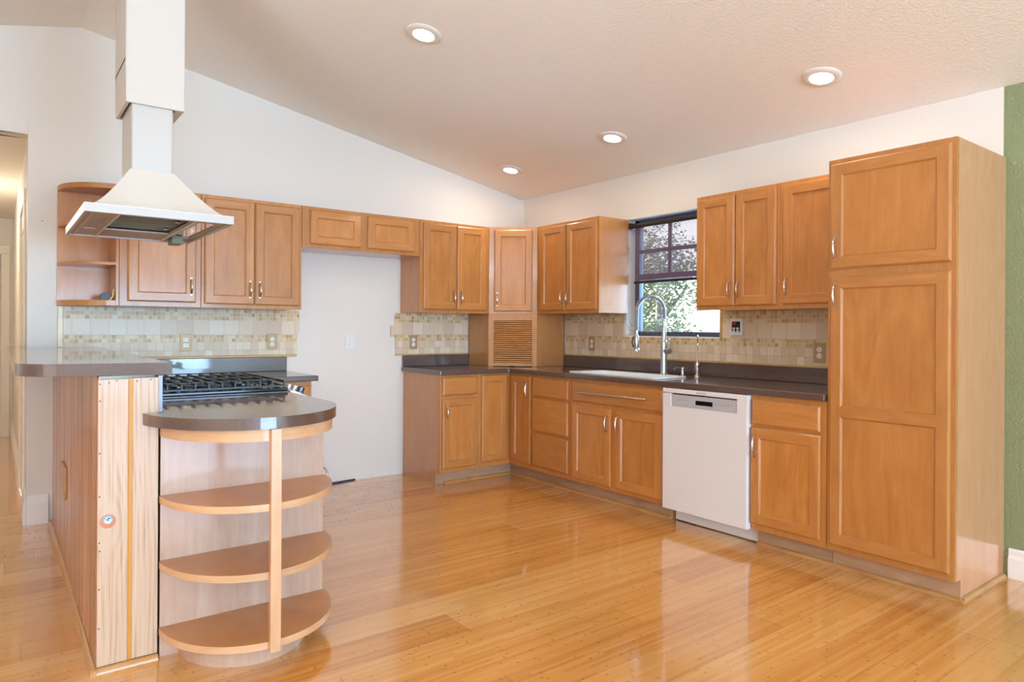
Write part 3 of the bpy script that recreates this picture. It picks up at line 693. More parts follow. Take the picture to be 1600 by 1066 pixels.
# ------------------------------------------------------------------ counters
SK = [(3.50, 3.01), (3.50, 3.86), (3.80, 3.86), (3.80, 3.01)]
def rrect(x0, x1, y0, y1, r, n=6):
    P_ = []
    for cx, cy, a0 in ((x1 - r, y0 + r, -90), (x1 - r, y1 - r, 0), (x0 + r, y1 - r, 90), (x0 + r, y0 + r, 180)):
        for i in range(n + 1): a = radians(a0 + 90 * i / n); P_.append((cx + r * cos(a), cy + r * sin(a)))
    return P_
hole = rrect(3.50, 3.80, 3.01, 3.79, 0.05)
c = thing('countertop', 'dark brown L-shaped countertop running from the fridge alcove past the sink to the pantry', 'countertop', (3.75, 3.6, CTOP - CTH))
m = MB().prism([(2.758, YB - 0.002), (2.758, 4.54), (3.43, 4.54), (3.43, 1.824), (XR - 0.002, 1.824), (XR - 0.002, YB - 0.002)], CTOP - CTH, CTOP, holes=[hole]); build('worktop', m, M_CTR, c, 0.006, 3)
m = MB().box((2.765, YB - 0.021, CTOP + 0.0005), (3.4375, YB - 0.002, 1.008)); build('upstand', m, M_CTR, c, 0.003)
m = MB().box((XR - 0.021, 1.824, CTOP + 0.0005), (XR - 0.002, 4.5645, 1.008)); build('upstand', m, M_CTR, c, 0.003)
# sink
c = thing('sink', 'white kitchen sink set into the dark counter under the window', 'sink', (3.65, 3.43, CTOP))
inner = rrect(3.512, 3.788, 3.022, 3.778, 0.045); outer = rrect(3.478, 3.822, 2.988, 3.882, 0.06)
m = MB().prism(outer, CTOP + 0.0008, CTOP + 0.010, holes=[inner]); build('rim', m, M_SINK, c, 0.003)
m = MB(); n = len(inner); low = rrect(3.53, 3.77, 3.04, 3.76, 0.045)
for i in range(n):
    j = (i + 1) % n
    a, b, cc_, dd = inner[i], inner[j], low[j], low[i]
    m.face([(a[0], a[1], CTOP + 0.001), (b[0], b[1], CTOP + 0.001), (cc_[0], cc_[1], 0.72), (dd[0], dd[1], 0.72)], 0, (3.65 - a[0], 3.40 - a[1], 0), True)
m.prism(low, 0.715, 0.72); build('basin', m, M_SINK, c)
m = MB().lathe((3.65, 3.43, 0.7205), [(0.045, 0), (0.045, 0.003), (0.03, 0.004)], 20); build('drain', m, M_STEEL, c)
# spring faucet
fc = thing('spring_faucet', 'tall spring-neck pull-down faucet in brushed steel behind the sink', 'faucet', (3.895, 3.28, CTOP))
fx_, fy_ = 3.895, 3.28
m = MB().prism(rrect(fx_ - 0.033, fx_ + 0.033, fy_ - 0.13, fy_ + 0.13, 0.03), CTOP + 0.0005, CTOP + 0.006); build('deck_plate', m, plain('bronze_plate', lin(120, 96, 80), 0.3, 1.0), fc, 0.002)
m = MB().lathe((fx_, fy_, CTOP + 0.005), [(0.030, 0), (0.030, 0.006), (0.0245, 0.012), (0.0235, 0.20), (0.0235, 0.235), (0.020, 0.245), (0.0165, 0.25), (0.0165, 0.345), (0.013, 0.35), (0.013, 0.40)], 24); build('riser', m, M_STEEL, fc)
px_, py_ = 3.695, 3.365
arch = []
dirx, diry = (px_ - fx_), (py_ - fy_); D_ = math.hypot(dirx, diry); R_ = D_ / 2
for i in range(33):
    a = pi * i / 32; s = (1 - cos(a)) / 2; arch.append(Vector((fx_ + dirx * s, fy_ + diry * s, 1.375 + R_ * sin(a) * 0.98)))
arch = [Vector((fx_, fy_, 1.30))] + arch + [Vector((px_, py_, 1.30)), Vector((px_, py_, 1.235))]
m = MB().tube(arch, 0.0085, 10); build('hose', m, M_DSTEEL, fc)
# the coil around the hose
L_ = [0.0]
for a, b in zip(arch, arch[1:]): L_.append(L_[-1] + (b - a).length)
def at_len(s):
    for i in range(len(arch) - 1):
        if s <= L_[i + 1] or i == len(arch) - 2:
            f = (s - L_[i]) / max(1e-6, L_[i + 1] - L_[i]); return arch[i].lerp(arch[i + 1], min(1, f)), (arch[i + 1] - arch[i]).normalized()
side = Vector((diry, -dirx, 0)).normalized(); coil = []; turns = 46; NN = turns * 9
for i in range(NN + 1):
    s = L_[-1] * i / NN; p, tg = at_len(s); b = side.cross(tg).normalized(); an = 2 * pi * turns * i / NN
    coil.append(p + side * cos(an) * 0.0145 + b * sin(an) * 0.0145)
m = MB().tube(coil, 0.0024, 5); build('spring', m, M_STEEL, fc)
m = MB().lathe((px_, py_, 1.235), [(0.010, 0), (0.010, -0.03), (0.016, -0.04), (0.018, -0.12), (0.014, -0.128), (0.024, -0.140), (0.025, -0.150), (0.010, -0.151)], 20); hd = build('spray_head', m, M_STEEL, fc)
m = MB().tube([(px_ - 0.016, py_ + 0.012, 1.19), (px_ - 0.026, py_ + 0.018, 1.15), (px_ - 0.018, py_ + 0.012, 1.11)], 0.005, 8); build('spray_trigger', m, M_DARK, hd)
sd = Vector((-0.35, -0.94, 0)).normalized()
m = MB().tube([Vector((fx_, fy_, 1.085)), Vector((fx_, fy_, 1.085)) + sd * 0.055], 0.015, 16); m.tube([Vector((fx_, fy_, 1.085)) + sd * 0.05, Vector((fx_, fy_, 1.085)) + sd * 0.082], 0.020, 18)
lv = build('valve', m, M_STEEL, fc)
p = Vector((fx_, fy_, 1.09)) + sd * 0.07
m = MB().tube([p, p + Vector((0, 0, 0.04)) + sd * 0.004, p + Vector((0, 0, 0.085)) + sd * 0.012], [0.0055, 0.006, 0.008], 10); build('lever', m, M_STEEL, lv)
# soap pump
sx_, sy_ = 3.89, 3.105
sp_ = thing('soap_dispenser', 'short steel soap pump on the counter between the two taps', 'soap dispenser', (sx_, sy_, CTOP))
m = MB().lathe((sx_, sy_, CTOP + 0.0005), [(0.019, 0), (0.019, 0.006), (0.011, 0.012), (0.010, 0.045), (0.014, 0.05), (0.014, 0.062), (0.004, 0.066)], 18); build('body', m, M_NICKEL, sp_)
m = MB().tube([(sx_, sy_, CTOP + 0.06), (sx_ - 0.05, sy_ + 0.01, CTOP + 0.063), (sx_ - 0.075, sy_ + 0.016, CTOP + 0.052)], [0.006, 0.005, 0.004], 10); build('spout', m, M_NICKEL, sp_)
# small filtered water tap
gx, gy = 3.90, 2.985
wt = thing('water_filter_tap', 'slim steel filtered-water tap standing right of the soap pump', 'tap', (gx, gy, CTOP))
m = MB().lathe((gx, gy, CTOP + 0.0005), [(0.021, 0), (0.019, 0.010), (0.011, 0.02), (0.012, 0.05), (0.017, 0.075), (0.015, 0.095), (0.006, 0.105)], 18); build('body', m, M_NICKEL, wt)
m = MB().tube([(gx, gy, CTOP + 0.10), (gx, gy, CTOP + 0.255), (gx - 0.010, gy - 0.008, CTOP + 0.280), (gx - 0.035, gy - 0.027, CTOP + 0.290), (gx - 0.065, gy - 0.050, CTOP + 0.282), (gx - 0.074, gy - 0.057, CTOP + 0.262)], 0.0048, 10); m.lathe((gx, gy, CTOP + 0.215), [(0.005, 0), (0.0085, 0.003), (0.0085, 0.018), (0.005, 0.021)], 12); build('spout', m, M_NICKEL, wt)
m = MB().tube([(gx - 0.005, gy - 0.01, CTOP + 0.075), (gx - 0.015, gy - 0.045, CTOP + 0.095)], [0.008, 0.006], 10); build('lever', m, M_DSTEEL, wt)

# ------------------------------------------------------------------ backsplashes
def splash(label, poly, T, base, th=0.009):
    c = thing('tile_backsplash', label, 'backsplash', base); m = MB().prism(poly, 0, th, T=T); build('tile_field', m, M_TILE, c, 0.001, 1); return c
TBW = lambda a, b, w: (a, YB - 0.0015 - w, b); TRW = lambda a, b, w: (XR - 0.0015 - w, a, b)
c = splash('stone and mosaic tile backsplash with one ragged edge, right of the fridge alcove', [(2.70, 1.020), (3.434, 1.020), (3.434, 1.368), (2.70, 1.368), (2.70, 1.352), (2.690, 1.345), (2.690, 1.262), (2.652, 1.262), (2.652, 1.168), (2.696, 1.168), (2.696, 1.10), (2.70, 1.02)][::1], TBW, (3.07, YB, 1.02))
m = MB().box((2.70, YB - 0.0125, 1.0085), (3.434, YB - 0.0015, 1.0198)); build('bottom_strip', m, M_OCHRE, c, 0.001)
c = splash('stone and mosaic tile backsplash behind the range, left of the fridge alcove', [(0.345, 1.036), (1.855, 1.036), (1.858, 1.185), (1.872, 1.19), (1.872, 1.368), (0.345, 1.368)], TBW, (1.1, YB, 1.02))
m = MB().box((0.345, YB - 0.0135, 1.018), (1.853, YB - 0.0015, 1.0355)); build('bottom_strip', m, M_OCHRE, c, 0.001)
m = MB().box((0.318, YB - 0.0135, 1.106), (0.3448, YB - 0.0015, 1.369)); build('end_strip', m, wood('ochre_upright', lin(206, 170, 100), lin(184, 142, 70), lin(222, 190, 124)), c, 0.001)
c = splash('stone and mosaic tile backsplash under the window and right wall cabinets', [(1.824, 1.020), (4.563, 1.020), (4.563, 1.368), (3.835, 1.368), (3.835, 1.18), (2.925, 1.18), (2.925, 1.368), (1.824, 1.368)], TRW, (XR, 3.2, 1.02))
m = MB().box((XR - 0.0125, 1.824, 1.0085), (XR - 0.0015, 4.563, 1.0198)); build('bottom_strip', m, M_OCHRE, c, 0.001)
m = MB().box((XR - 0.014, 2.905, 1.165), (XR - 0.0106, 2.925, 1.369)); build('window_edge_strip', m, M_OCHRE, c, 0.0005)

# ------------------------------------------------------------------ outlets
def outlet(label, T, u, z, base, mat=None, round_=True, w=0.076, h=0.12):
    c = thing('wall_outlet', label, 'outlet', base)
    m = MB().box((u - w / 2, z - h / 2, 0), (u + w / 2, z + h / 2, 0.005), 0, T); build('cover_plate', m, mat or M_PLATE, c, 0.002)
    N = Vector(T(0, 0, 1)) - Vector(T(0, 0, 0))
    for dz in (-0.0195, 0.0195):
        mm = MB()
        if round_: mm.lathe(T(u, z + dz, 0.005), [(0.0170, 0), (0.0165, 0.002)], 20, axis=N)
        else: mm.box((u - 0.0165, z + dz - 0.014, 0.005), (u + 0.0165, z + dz + 0.014, 0.007), 0, T)
        r = build('receptacle', mm, M_IVORY, c)
        mm = MB()
        mm.box((u - 0.008, z + dz - 0.001, 0.007), (u - 0.0055, z + dz + 0.008, 0.0073), 0, T); mm.box((u + 0.0055, z + dz - 0.001, 0.007), (u + 0.008, z + dz + 0.008, 0.0073), 0, T)
        mm.lathe(T(u, z + dz - 0.008, 0.007), [(0.003, 0), (0.003, 0.0003)], 10, axis=N); build('slots', mm, M_DARK, r)
    return c
TBt = lambda u, v, w: (u, YB - 0.0107 - w, v); TBw = lambda u, v, w: (u, YB - 0.0005 - w, v); TRt = lambda u, v, w: (XR - 0.0107 - w, u, v)
outlet('tan outlet on the tiles above the range, nearer the raised bar', TBt, 1.065, 1.130, (1.065, YB, 1.13), round_=False)
outlet('tan outlet on the tiles just left of the fridge alcove', TBt, 1.664, 1.132, (1.664, YB, 1.13))
outlet('tan outlet on the tiles just right of the fridge alcove', TBt, 2.868, 1.12, (2.868, YB, 1.12))
outlet('white outlet on the bare wall of the fridge alcove', TBw, 2.29, 1.126, (2.29, YB, 1.126), M_PLATEW, False, w=0.072)
outlet('tan outlet on the tiles left of the faucet, under the wall cabinet', TRt, 4.212, 1.117, (XR, 4.212, 1.117))
outlet('tan outlet on the tiles against the tall pantry cabinet', TRt, 2.194, 1.103, (XR, 2.19, 1.1), w=0.078, h=0.125)
c = thing('wall_control', 'white wall control with a red display and four buttons beside the window', 'wall control', (XR, 2.78, 1.26))
m = MB().box((2.733, 1.205, 0), (2.829, 1.322, 0.016), 0, TRt); pn = build('housing', m, M_PLATEW, c, 0.003)
m = MB().box((2.750, 1.228, 0.016), (2.815, 1.300, 0.0175), 0, TRt); build('fascia', m, M_BLACK, c)
m = MB().box((2.780, 1.278, 0.0175), (2.812, 1.298, 0.0182), 0, TRt); build('display', m, M_RED, c)
for a, b in ((2.798, 1.252), (2.768, 1.252), (2.798, 1.235), (2.768, 1.235)):
    m = MB().box((a - 0.009, b - 0.0065, 0.0175), (a + 0.009, b + 0.0065, 0.0195), 0, TRt); build('button', m, M_PLATEW, c, 0.001)

# ------------------------------------------------------------------ left counter run and peninsula
c = thing('left_countertop', 'dark brown countertop behind and beside the range, ending at the fridge alcove', 'countertop', (1.1, 4.8, CTOP - CTH))
m = MB().prism([(0.506, YB - 0.002), (0.506, 4.136), (1.165, 4.136), (1.165, 4.54), (1.782, 4.54), (1.782, YB - 0.002)], CTOP - CTH, CTOP); build('worktop', m, M_CTR, c, 0.006, 3)
m = MB().box((0.506, YB - 0.021, CTOP + 0.0005), (1.774, YB - 0.002, 1.0175)); build('upstand', m, M_CTR, c, 0.003)
T = TB(FBB, 1.19); c = base_cab('maple base cabinet with a drawer, behind the range beside the fridge alcove', T, 0.555, (1.46, 4.88, 0), DEP)
drawer(T, 0.02, 0.535, 0.70, 0.845, c); door(T, 0.02, 0.535, 0.132, 0.68, c, ('l', 't'))
# peninsula base behind the end shelves, before the range
T = lambda u, v, w: (1.13 + w, 2.84 + u, v)
c = base_cab('maple base cabinet in the peninsula between the curved end shelves and the range', T, 0.51, (0.8, 3.1, 0), 0.62)
drawer(T, 0.02, 0.49, 0.70, 0.845, c); door(T, 0.02, 0.49, 0.132, 0.68, c, ('l', 't'))
# end counter with the rounded nose
ell = [(0.800 + 0.366 * cos(a), 2.870 + 0.428 * sin(a)) for a in [pi + pi * i / 72 for i in range(73)]]
CT2 = 0.920
m = MB().prism([(0.506, 3.364), (0.506, 2.816), (0.4355, 2.816)] + ell[1:] + [(1.166, 3.364)], CT2 - 0.042, CT2, smooth=True)
tag(build('end_countertop', m, M_CTR, None, 0.009, 4, base=(0.8, 2.9, CT2 - 0.042), angle=40), 'dark brown half-round countertop end over the curved shelves of the peninsula', 'countertop')
# curved shelf unit
c = thing('curved_shelf_unit', 'maple half-round open shelf unit on the end of the peninsula', 'shelf', (0.815, 2.65, 0))
def half(cx, cy, a, b, n=64): return [(cx + a * cos(pi + pi * i / n), cy + b * sin(pi + pi * i / n)) for i in range(n + 1)]
m = MB().box((0.497, 2.822, 0.0), (1.130, 2.838, 0.876)); build('back_panel', m, M_PALE, c, 0.001)
hs = half(0.815, 2.8215, 0.322, 0.362)
for zt in (0.607, 0.363, 0.113):
    m = MB().prism(hs, zt - 0.026, zt, side_mi=1, smooth=True); build('shelf', m, [M_WH, M_EDGE], c, 0.003)
m = MB().prism(half(0.815, 2.8215, 0.322, 0.362), 0.832, 0.877, smooth=True); build('apron', m, M_EDGE, c, 0.002)
m = MB().box((0.786, 2.440, 0.078), (0.824, 2.462, 0.877)); build('post', m, M_POST, c, 0.002)
m = MB().prism(half(0.80, 2.8215, 0.236, 0.268), 0.0, 0.086, smooth=True); build('plinth', m, M_PALE, c)
# raised half wall of the peninsula
c = thing('peninsula_half_wall', 'raised peninsula half wall faced with knotty beadboard and two bare pine end boards', 'half wall', (0.39, 4.0, 0))
m = MB().box((0.300, 2.835, 0.0), (0.486, 2.87, 1.03)); m.box((0.300, 2.87, 0.0), (0.486, YB - 0.001, 1.058)); build('core', m, M_WALL, c)
m = MB(); yy = 2.8355; bw = 0.052; i = 0
prof = [(0.0, 0.0)]
pts = []
y = 2.822
while y < YB - 0.02:
    y2 = min(y + bw, YB - 0.019)
    pts += [(y + 0.000, 0.2975), (y + 0.004, 0.2930), (y + 0.011, 0.2930), (y + 0.014, 0.2975), (y + 0.017, 0.2930), (y2 - 0.002, 0.2930)]; y = y2
poly = [(q, p) for (p, q) in pts] + [(0.2998, YB - 0.019), (0.2998, 2.822)]
m.prism(poly[::-1], 0.0, 1.058); build('beadboard', m, M_BEAD, c)
m = MB().box((0.294, 2.817, 0.022), (0.3905, 2.8345, 1.050)); b1 = build('pine_board', m, M_PINE, c, 0.003)
m = MB().box((0.4035, 2.817, 0.022), (0.4895, 2.8345, 1.052)); b2 = build('pine_board', m, M_PINE, c, 0.003)
m = MB().box((0.389, 2.8225, 0.02), (0.405, 2.8345, 1.05)); build('board_joint', m, M_GAP, c)
m = MB()
for (a, b) in ((0.3005, 1.033), (0.328, 1.037), (0.352, 1.044), (0.3005, 0.973), (0.3005, 0.786), (0.3005, 0.631), (0.3005, 0.466), (0.302, 0.436), (0.3005, 0.30), (0.3005, 0.16)): m.lathe((a, 2.8168, b), [(0.0028, 0), (0.0022, 0.0006)], 8, axis=(0, -1, 0))
build('screws', m, M_DARK, b1)
m = MB()
for (a, b) in ((0.417, 1.040), (0.463, 1.044)): m.lathe((a, 2.8168, b), [(0.003, 0), (0.0022, 0.0006)], 8, axis=(0, -1, 0))
build('screws', m, M_DARK, b2)
m = MB().lathe((0.327, 2.8165, 0.547), [(0.0155, 0), (0.0145, 0.0015), (0.011, 0.001), (0.010, 0.003)], 14, axis=(0, -1, 0)); kn = build('metal_plug', m, plain('galvanised_plug', lin(150, 168, 192), 0.35, 0.6), b1)
m = MB().box((0.326, 2.8118, 0.541), (0.3285, 2.8135, 0.554)); m.box((0.328, 2.8118, 0.549), (0.335, 2.8135, 0.552)); m.box((0.319, 2.8118, 0.546), (0.326, 2.8135, 0.548)); build('slots', m, M_DARK, kn)
m = MB().lathe((0.327, 2.8168, 0.540), [(0.026, 0), (0.024, 0.0003)], 18, axis=(0, -1, 0)); build('knot', m, plain('red_knot', lin(196, 128, 92), 0.5), b1)
m = MB().prism([(4.09, 0.372), (4.10, 0.362), (4.32, 0.362), (4.33, 0.372), (4.33, 0.508), (4.32, 0.524), (4.10, 0.524), (4.09, 0.512)], 0.284, 0.293, T=lambda a, b, w: (w, a, b)); pp = build('hatch_cover', m, M_SHOE, c, 0.002)
m = MB().box((0.488, 2.822, 0.9205), (0.503, YB - 0.022, 1.058)); build('kitchen_side_cladding', m, plain('grey_blue_laminate', lin(128, 124, 134), 0.25), c, 0.001)
pf = [(0, 0)] + [(0.019 * cos(pi / 2 * i / 8), 0.021 * sin(pi / 2 * i / 8)) for i in range(9)]
def shoe_run(name, pts_, nrm):
    """quarter-round run: pts_ p0,p1 along the floor, nrm outwards"""
    (x0, y0), (x1, y1) = pts_; nx, ny = nrm
    return MB().prism(pf, 0, 1, T=lambda a, b, cc: (x0 + (x1 - x0) * cc + nx * a, y0 + (y1 - y0) * cc + ny * a, b))
m = shoe_run('', ((0.2925, 2.798), (0.2925, YB - 0.02)), (-1, 0)); m2 = shoe_run('', ((0.2925 - 0.019, 2.817), (0.4895, 2.817)), (0, -1))
build('shoe_moulding', m, M_SHOE, c); build('shoe_moulding', m2, M_SHOE, c)
# raised bar top
bar = [(0.531, 2.800)] + [((1 - q) ** 2 * 0.19 + 2 * q * (1 - q) * 0.064 + q * q * 0.058, (1 - q) ** 2 * 2.890 + 2 * q * (1 - q) * 2.925 + q * q * 3.08) for q in [i / 16 for i in range(17)]] + [(0.058, 5.62), (HX - 0.0175, 5.62), (HX - 0.0175, YB - 0.0175), (0.531, YB - 0.0175)]
bar = [p for p in bar]
m = MB().prism(bar, 1.060, 1.105, smooth=True)
tag(build('bar_top', m, M_CTR, None, 0.008, 3, base=(0.3, 4.0, 1.06)), 'long dark raised bar top on the peninsula half wall', 'bar counter')

# toe-kick shoe mouldings on the floor
m = shoe_run('', ((2.858, FBB + 0.0655), (3.525, FBB + 0.0655)), (0, -1)); struct('trim_3', m, M_SHOE)
m = shoe_run('', ((FRB + 0.0655, 4.638), (FRB + 0.0655, 2.90)), (-1, 0)); struct('trim_4', m, M_SHOE)
m = shoe_run('', ((FRB + 0.0635, 2.262), (FRB + 0.0635, 1.207)), (-1, 0)); struct('trim_5', m, M_SHOE)
m = shoe_run('', ((FRB + 0.045, 1.2255), (XR - 0.018, 1.2255)), (0, -1)); struct('trim_6', m, M_SHOE)

# ------------------------------------------------------------------ gas range
RX0, RX1, RY0, RY1 = 0.51, 1.165, 3.370, 4.130
c = thing('gas_range', 'black-topped gas range with cast-iron grates set into the peninsula', 'range', (0.85, 3.75, 0))
m = MB().box((RX0, RY0, 0.0), (RX1, RY1, 0.905)); build('body', m, M_STEEL, c, 0.002)
m = MB().box((RX0, RY0 - 0.004, 0.905), (RX1 + 0.012, RY1 + 0.004, 0.925)); build('cooktop_trim', m, M_DSTEEL, c, 0.004)
m = MB().box((RX0 + 0.012, RY0 + 0.008, 0.925), (RX1 + 0.004, RY1 - 0.008, 0.9395)); build('cooktop', m, M_BLACK, c, 0.004)
m = MB().box((RX1 + 0.001, RY0 + 0.01, 0.16), (RX1 + 0.032, RY1 - 0.01, 0.76)); dd = build('oven_door', m, M_WHITE, c, 0.006)
m = MB().box((RX1 + 0.032, RY0 + 0.12, 0.30), (RX1 + 0.034, RY1 - 0.12, 0.62)); build('oven_window', m, M_BLACK, dd)
m = MB().tube([(RX1 + 0.07, RY0 + 0.06, 0.715), (RX1 + 0.07, RY1 - 0.06, 0.715)], 0.010, 12)
for q in (RY0 + 0.09, RY1 - 0.09): m.tube([(RX1 + 0.03, q, 0.715), (RX1 + 0.07, q, 0.715)], 0.007, 8)
build('oven_handle', m, M_STEEL, dd)
m = MB().prism([(RX1 + 0.0125, 0.77), (RX1 + 0.075, 0.785), (RX1 + 0.125, 0.862), (RX1 + 0.122, 0.884), (RX1 + 0.035, 0.924), (RX1 + 0.0125, 0.924)], RY0 + 0.01, RY1 - 0.01, T=lambda a, b, w: (a, w, b)); fp = build('control_panel', m, M_WHITE, c, 0.003)
nx_ = Vector((0.42, 0, 0.907)).normalized()
m = MB().prism([(RX1 + 0.050, 0.915), (RX1 + 0.112, 0.886), (RX1 + 0.113, 0.8895), (RX1 + 0.051, 0.9185)], RY0 + 0.30, RY0 + 0.46, T=lambda a, b, w: (a, w, b)); build('display', m, M_BLACK, fp)
for i in range(5):
    yk = RY0 + (0.07, 0.16, 0.25, 0.55, 0.65)[i]; m = MB().lathe((RX1 + 0.082, yk, 0.9015), [(0.022, 0), (0.022, 0.006), (0.017, 0.012), (0.016, 0.034), (0.012, 0.037)], 18, axis=nx_); build('knob', m, M_STEEL if i else M_DSTEEL, fp)
for bx_, by_, br in ((0.70, 3.56, 0.045), (1.00, 3.56, 0.038), (0.85, 3.75, 0.05), (0.70, 3.94, 0.038), (1.00, 3.94, 0.045)):
    m = MB().lathe((bx_, by_, 0.938), [(br, 0), (br, 0.006), (br * 0.8, 0.010), (br * 0.8, 0.016), (br * 0.75, 0.019), (0.002, 0.02)], 22); build('burner', m, M_DSTEEL, c)
for gi, (g0, g1) in enumerate(((RY0 + 0.022, RY0 + 0.258), (RY0 + 0.264, RY0 + 0.496), (RY0 + 0.502, RY1 - 0.022))):
    m = MB(); gz = 0.972; xa, xb = RX0 + 0.055, RX1 - 0.012
    for yy in (g0, g1): m.box((xa, yy - 0.005, 0.944), (xb, yy + 0.005, 0.954))
    for xx in (xa, xb): m.box((xx - 0.005, g0, 0.944), (xx + 0.005, g1, 0.954))
    nb = 11
    for k in range(nb):
        xx = xa + (xb - xa) * k / (nb - 1)
        m.box((xx - 0.0045, g0 - 0.004, 0.944), (xx + 0.0045, g0 + 0.006, gz + 0.004)); m.box((xx - 0.0045, g1 - 0.006, 0.944), (xx + 0.0045, g1 + 0.004, gz + 0.004))
        if k % 5 == 0: m.box((xx - 0.0045, g0, gz - 0.006), (xx + 0.0045, g1, gz + 0.005))
        else:
            gm = (g1 - g0) * 0.34; m.box((xx - 0.004, g0, gz - 0.006), (xx + 0.004, g0 + gm, gz + 0.005)); m.box((xx - 0.004, g1 - gm, gz - 0.006), (xx + 0.004, g1, gz + 0.005))
    m.box((xa, (g0 + g1) / 2 - 0.005, gz - 0.006), (xb, (g0 + g1) / 2 + 0.005, gz + 0.004))
    for (p, q) in ((xa, g0), (xb, g0), (xa, g1), (xb, g1)): m.box((p - 0.006, q - 0.006, 0.9395), (p + 0.006, q + 0.006, 0.952))
    build('grate', m, M_IRON, c, 0.0012, 1)

# ------------------------------------------------------------------ range hood and its boxed chase
HXa, HXb, HYa, HYb, HZ = 0.283, 0.857, 3.200, 4.105, 1.702
c = thing('range_hood', 'white tapered range hood hanging over the range', 'range hood', (0.57, 3.65, HZ))
m = MB(); rz = HZ + 0.036
# rim walls
tw = 0.012
m.prism([(HXa, HYa), (HXb, HYa), (HXb, HYb), (HXa, HYb)], HZ, rz, holes=[[(HXa + tw, HYa + tw), (HXb - tw, HYa + tw), (HXb - tw, HYb - tw), (HXa + tw, HYb - tw)]]); build('rim', m, M_DUCT, c, 0.0025)
dX0, dX1, dY0, dY1 = 0.490, 0.664, 3.505, 3.800
m = MB(); lv_ = []
N_ = 10
for i in range(N_ + 1):
    s = i / N_; k = s ** 0.9; e = 0.028 * (1 - s) if i else 0.028
    z_ = rz - 0.0005 + (1.958 - rz) * (s ** 1.12)
    lv_.append((HXa + 0.026 + (dX0 - 0.004 - HXa - 0.026) * k, HXb - 0.026 + (dX1 + 0.004 - HXb + 0.026) * k, HYa + 0.026 + (dY0 - 0.004 - HYa - 0.026) * k, HYb - 0.026 + (dY1 + 0.004 - HYb + 0.026) * k, z_))
def ring(r): return [(r[0], r[2], r[4]), (r[1], r[2], r[4]), (r[1], r[3], r[4]), (r[0], r[3], r[4])]
cx_, cy_ = 0.57, 3.65
for a, b in zip(lv_, lv_[1:]):
    A, B = ring(a), ring(b)
    for k in range(4):
        k2 = (k + 1) % 4; mid = (Vector(A[k]) + Vector(A[k2])) / 2
        m.face([A[k], A[k2], B[k2], B[k]], 0, (mid.x - cx_, mid.y - cy_, 0.2), False)
m.face(ring(lv_[-1]), 0, (0, 0, 1))
m.box((HXa + 0.0005, HYa + 0.0005, rz - 0.004), (HXb - 0.0005, HYb - 0.0005, rz + 0.001)); build('canopy', m, M_WHITE2, c)
m = MB().prism(rrect(dX0, dX1, dY0, dY1, 0.012), 1.955, 2.268); build('duct_cover', m, M_DUCT, c, 0.001)
# underside
zb = HZ + 0.008
fxa, fxb = 0.412, 0.700
m = MB()
m.prism([(HXa + tw, HYa + tw), (HXb - tw, HYa + tw), (HXb - tw, HYb - tw), (HXa + tw, HYb - tw)], zb, zb + 0.008, holes=[[(fxa, 3.285), (fxb, 3.285), (fxb, 3.815), (fxa, 3.815)], [(0.335, 3.42), (0.387, 3.42), (0.387, 3.83), (0.335, 3.83)], [(0.735, 3.30), (0.82, 3.30), (0.82, 3.92), (0.735, 3.92)]])
un = build('underside', m, M_HOODUND, c)
m = MB().box((HXa + tw + 0.02, HYa + tw, zb - 0.004), (HXa + tw + 0.024, HYb - tw, zb)); m.box((HXa + tw + 0.115, HYa + tw, zb - 0.006), (HXa + tw + 0.121, HYb - tw, zb)); m.box((0.708, HYa + tw, zb - 0.006), (0.722, HYb - tw, zb)); build('rib', m, M_WHITE2, c, 0.001)
m = MB().box((0.333, 3.418, zb + 0.006), (0.389, 3.832, zb + 0.012)); build('lamp_lens', m, M_LENS, c)
for i in range(2):
    ya = 3.286 + i * 0.265; m = MB().box((fxa, ya, zb + 0.014), (fxb, ya + 0.258, zb + 0.019))
    for k in range(1, 9): m.box((fxa, ya + k * 0.0285, zb + 0.012), (fxb, ya + k * 0.0285 + 0.006, zb + 0.0145))
    f_ = build('grease_filter', m, M_FILTER, c)
    m = MB().box((fxb - 0.045, ya + 0.11, zb + 0.008), (fxb - 0.025, ya + 0.145, zb + 0.014)); build('latch', m, M_BLACK, f_)
m = MB().box((0.733, 3.298, zb + 0.006), (0.822, 3.922, zb + 0.012)); build('polished_lamp_panel', m, M_MIRROR, c)
m = MB().box((0.735, 3.90, HZ - 0.026), (0.79, 4.01, HZ + 0.009)); build('control_box', m, [plain('olive_control_box', lin(128, 122, 84), 0.4)], c, 0.003)
m = MB().prism([(0.466, 3.490), (0.708, 3.490), (0.708, 3.822), (0.466, 3.822)], 2.255, 2.455, holes=[rrect(dX0 - 0.008, dX1 + 0.008, dY0 - 0.008 + 0.004, dY1 + 0.008, 0.012)]); 
m.prism([(0.466, 2.455), (0.708, 2.455), (0.708, zc(0.708) + 0.01), (0.466, zc(0.466) + 0.01)], 3.490, 3.822, T=lambda a, b, w: (a, w, b))
ch = struct('wall_chase', m, M_CHASE, 0.003)

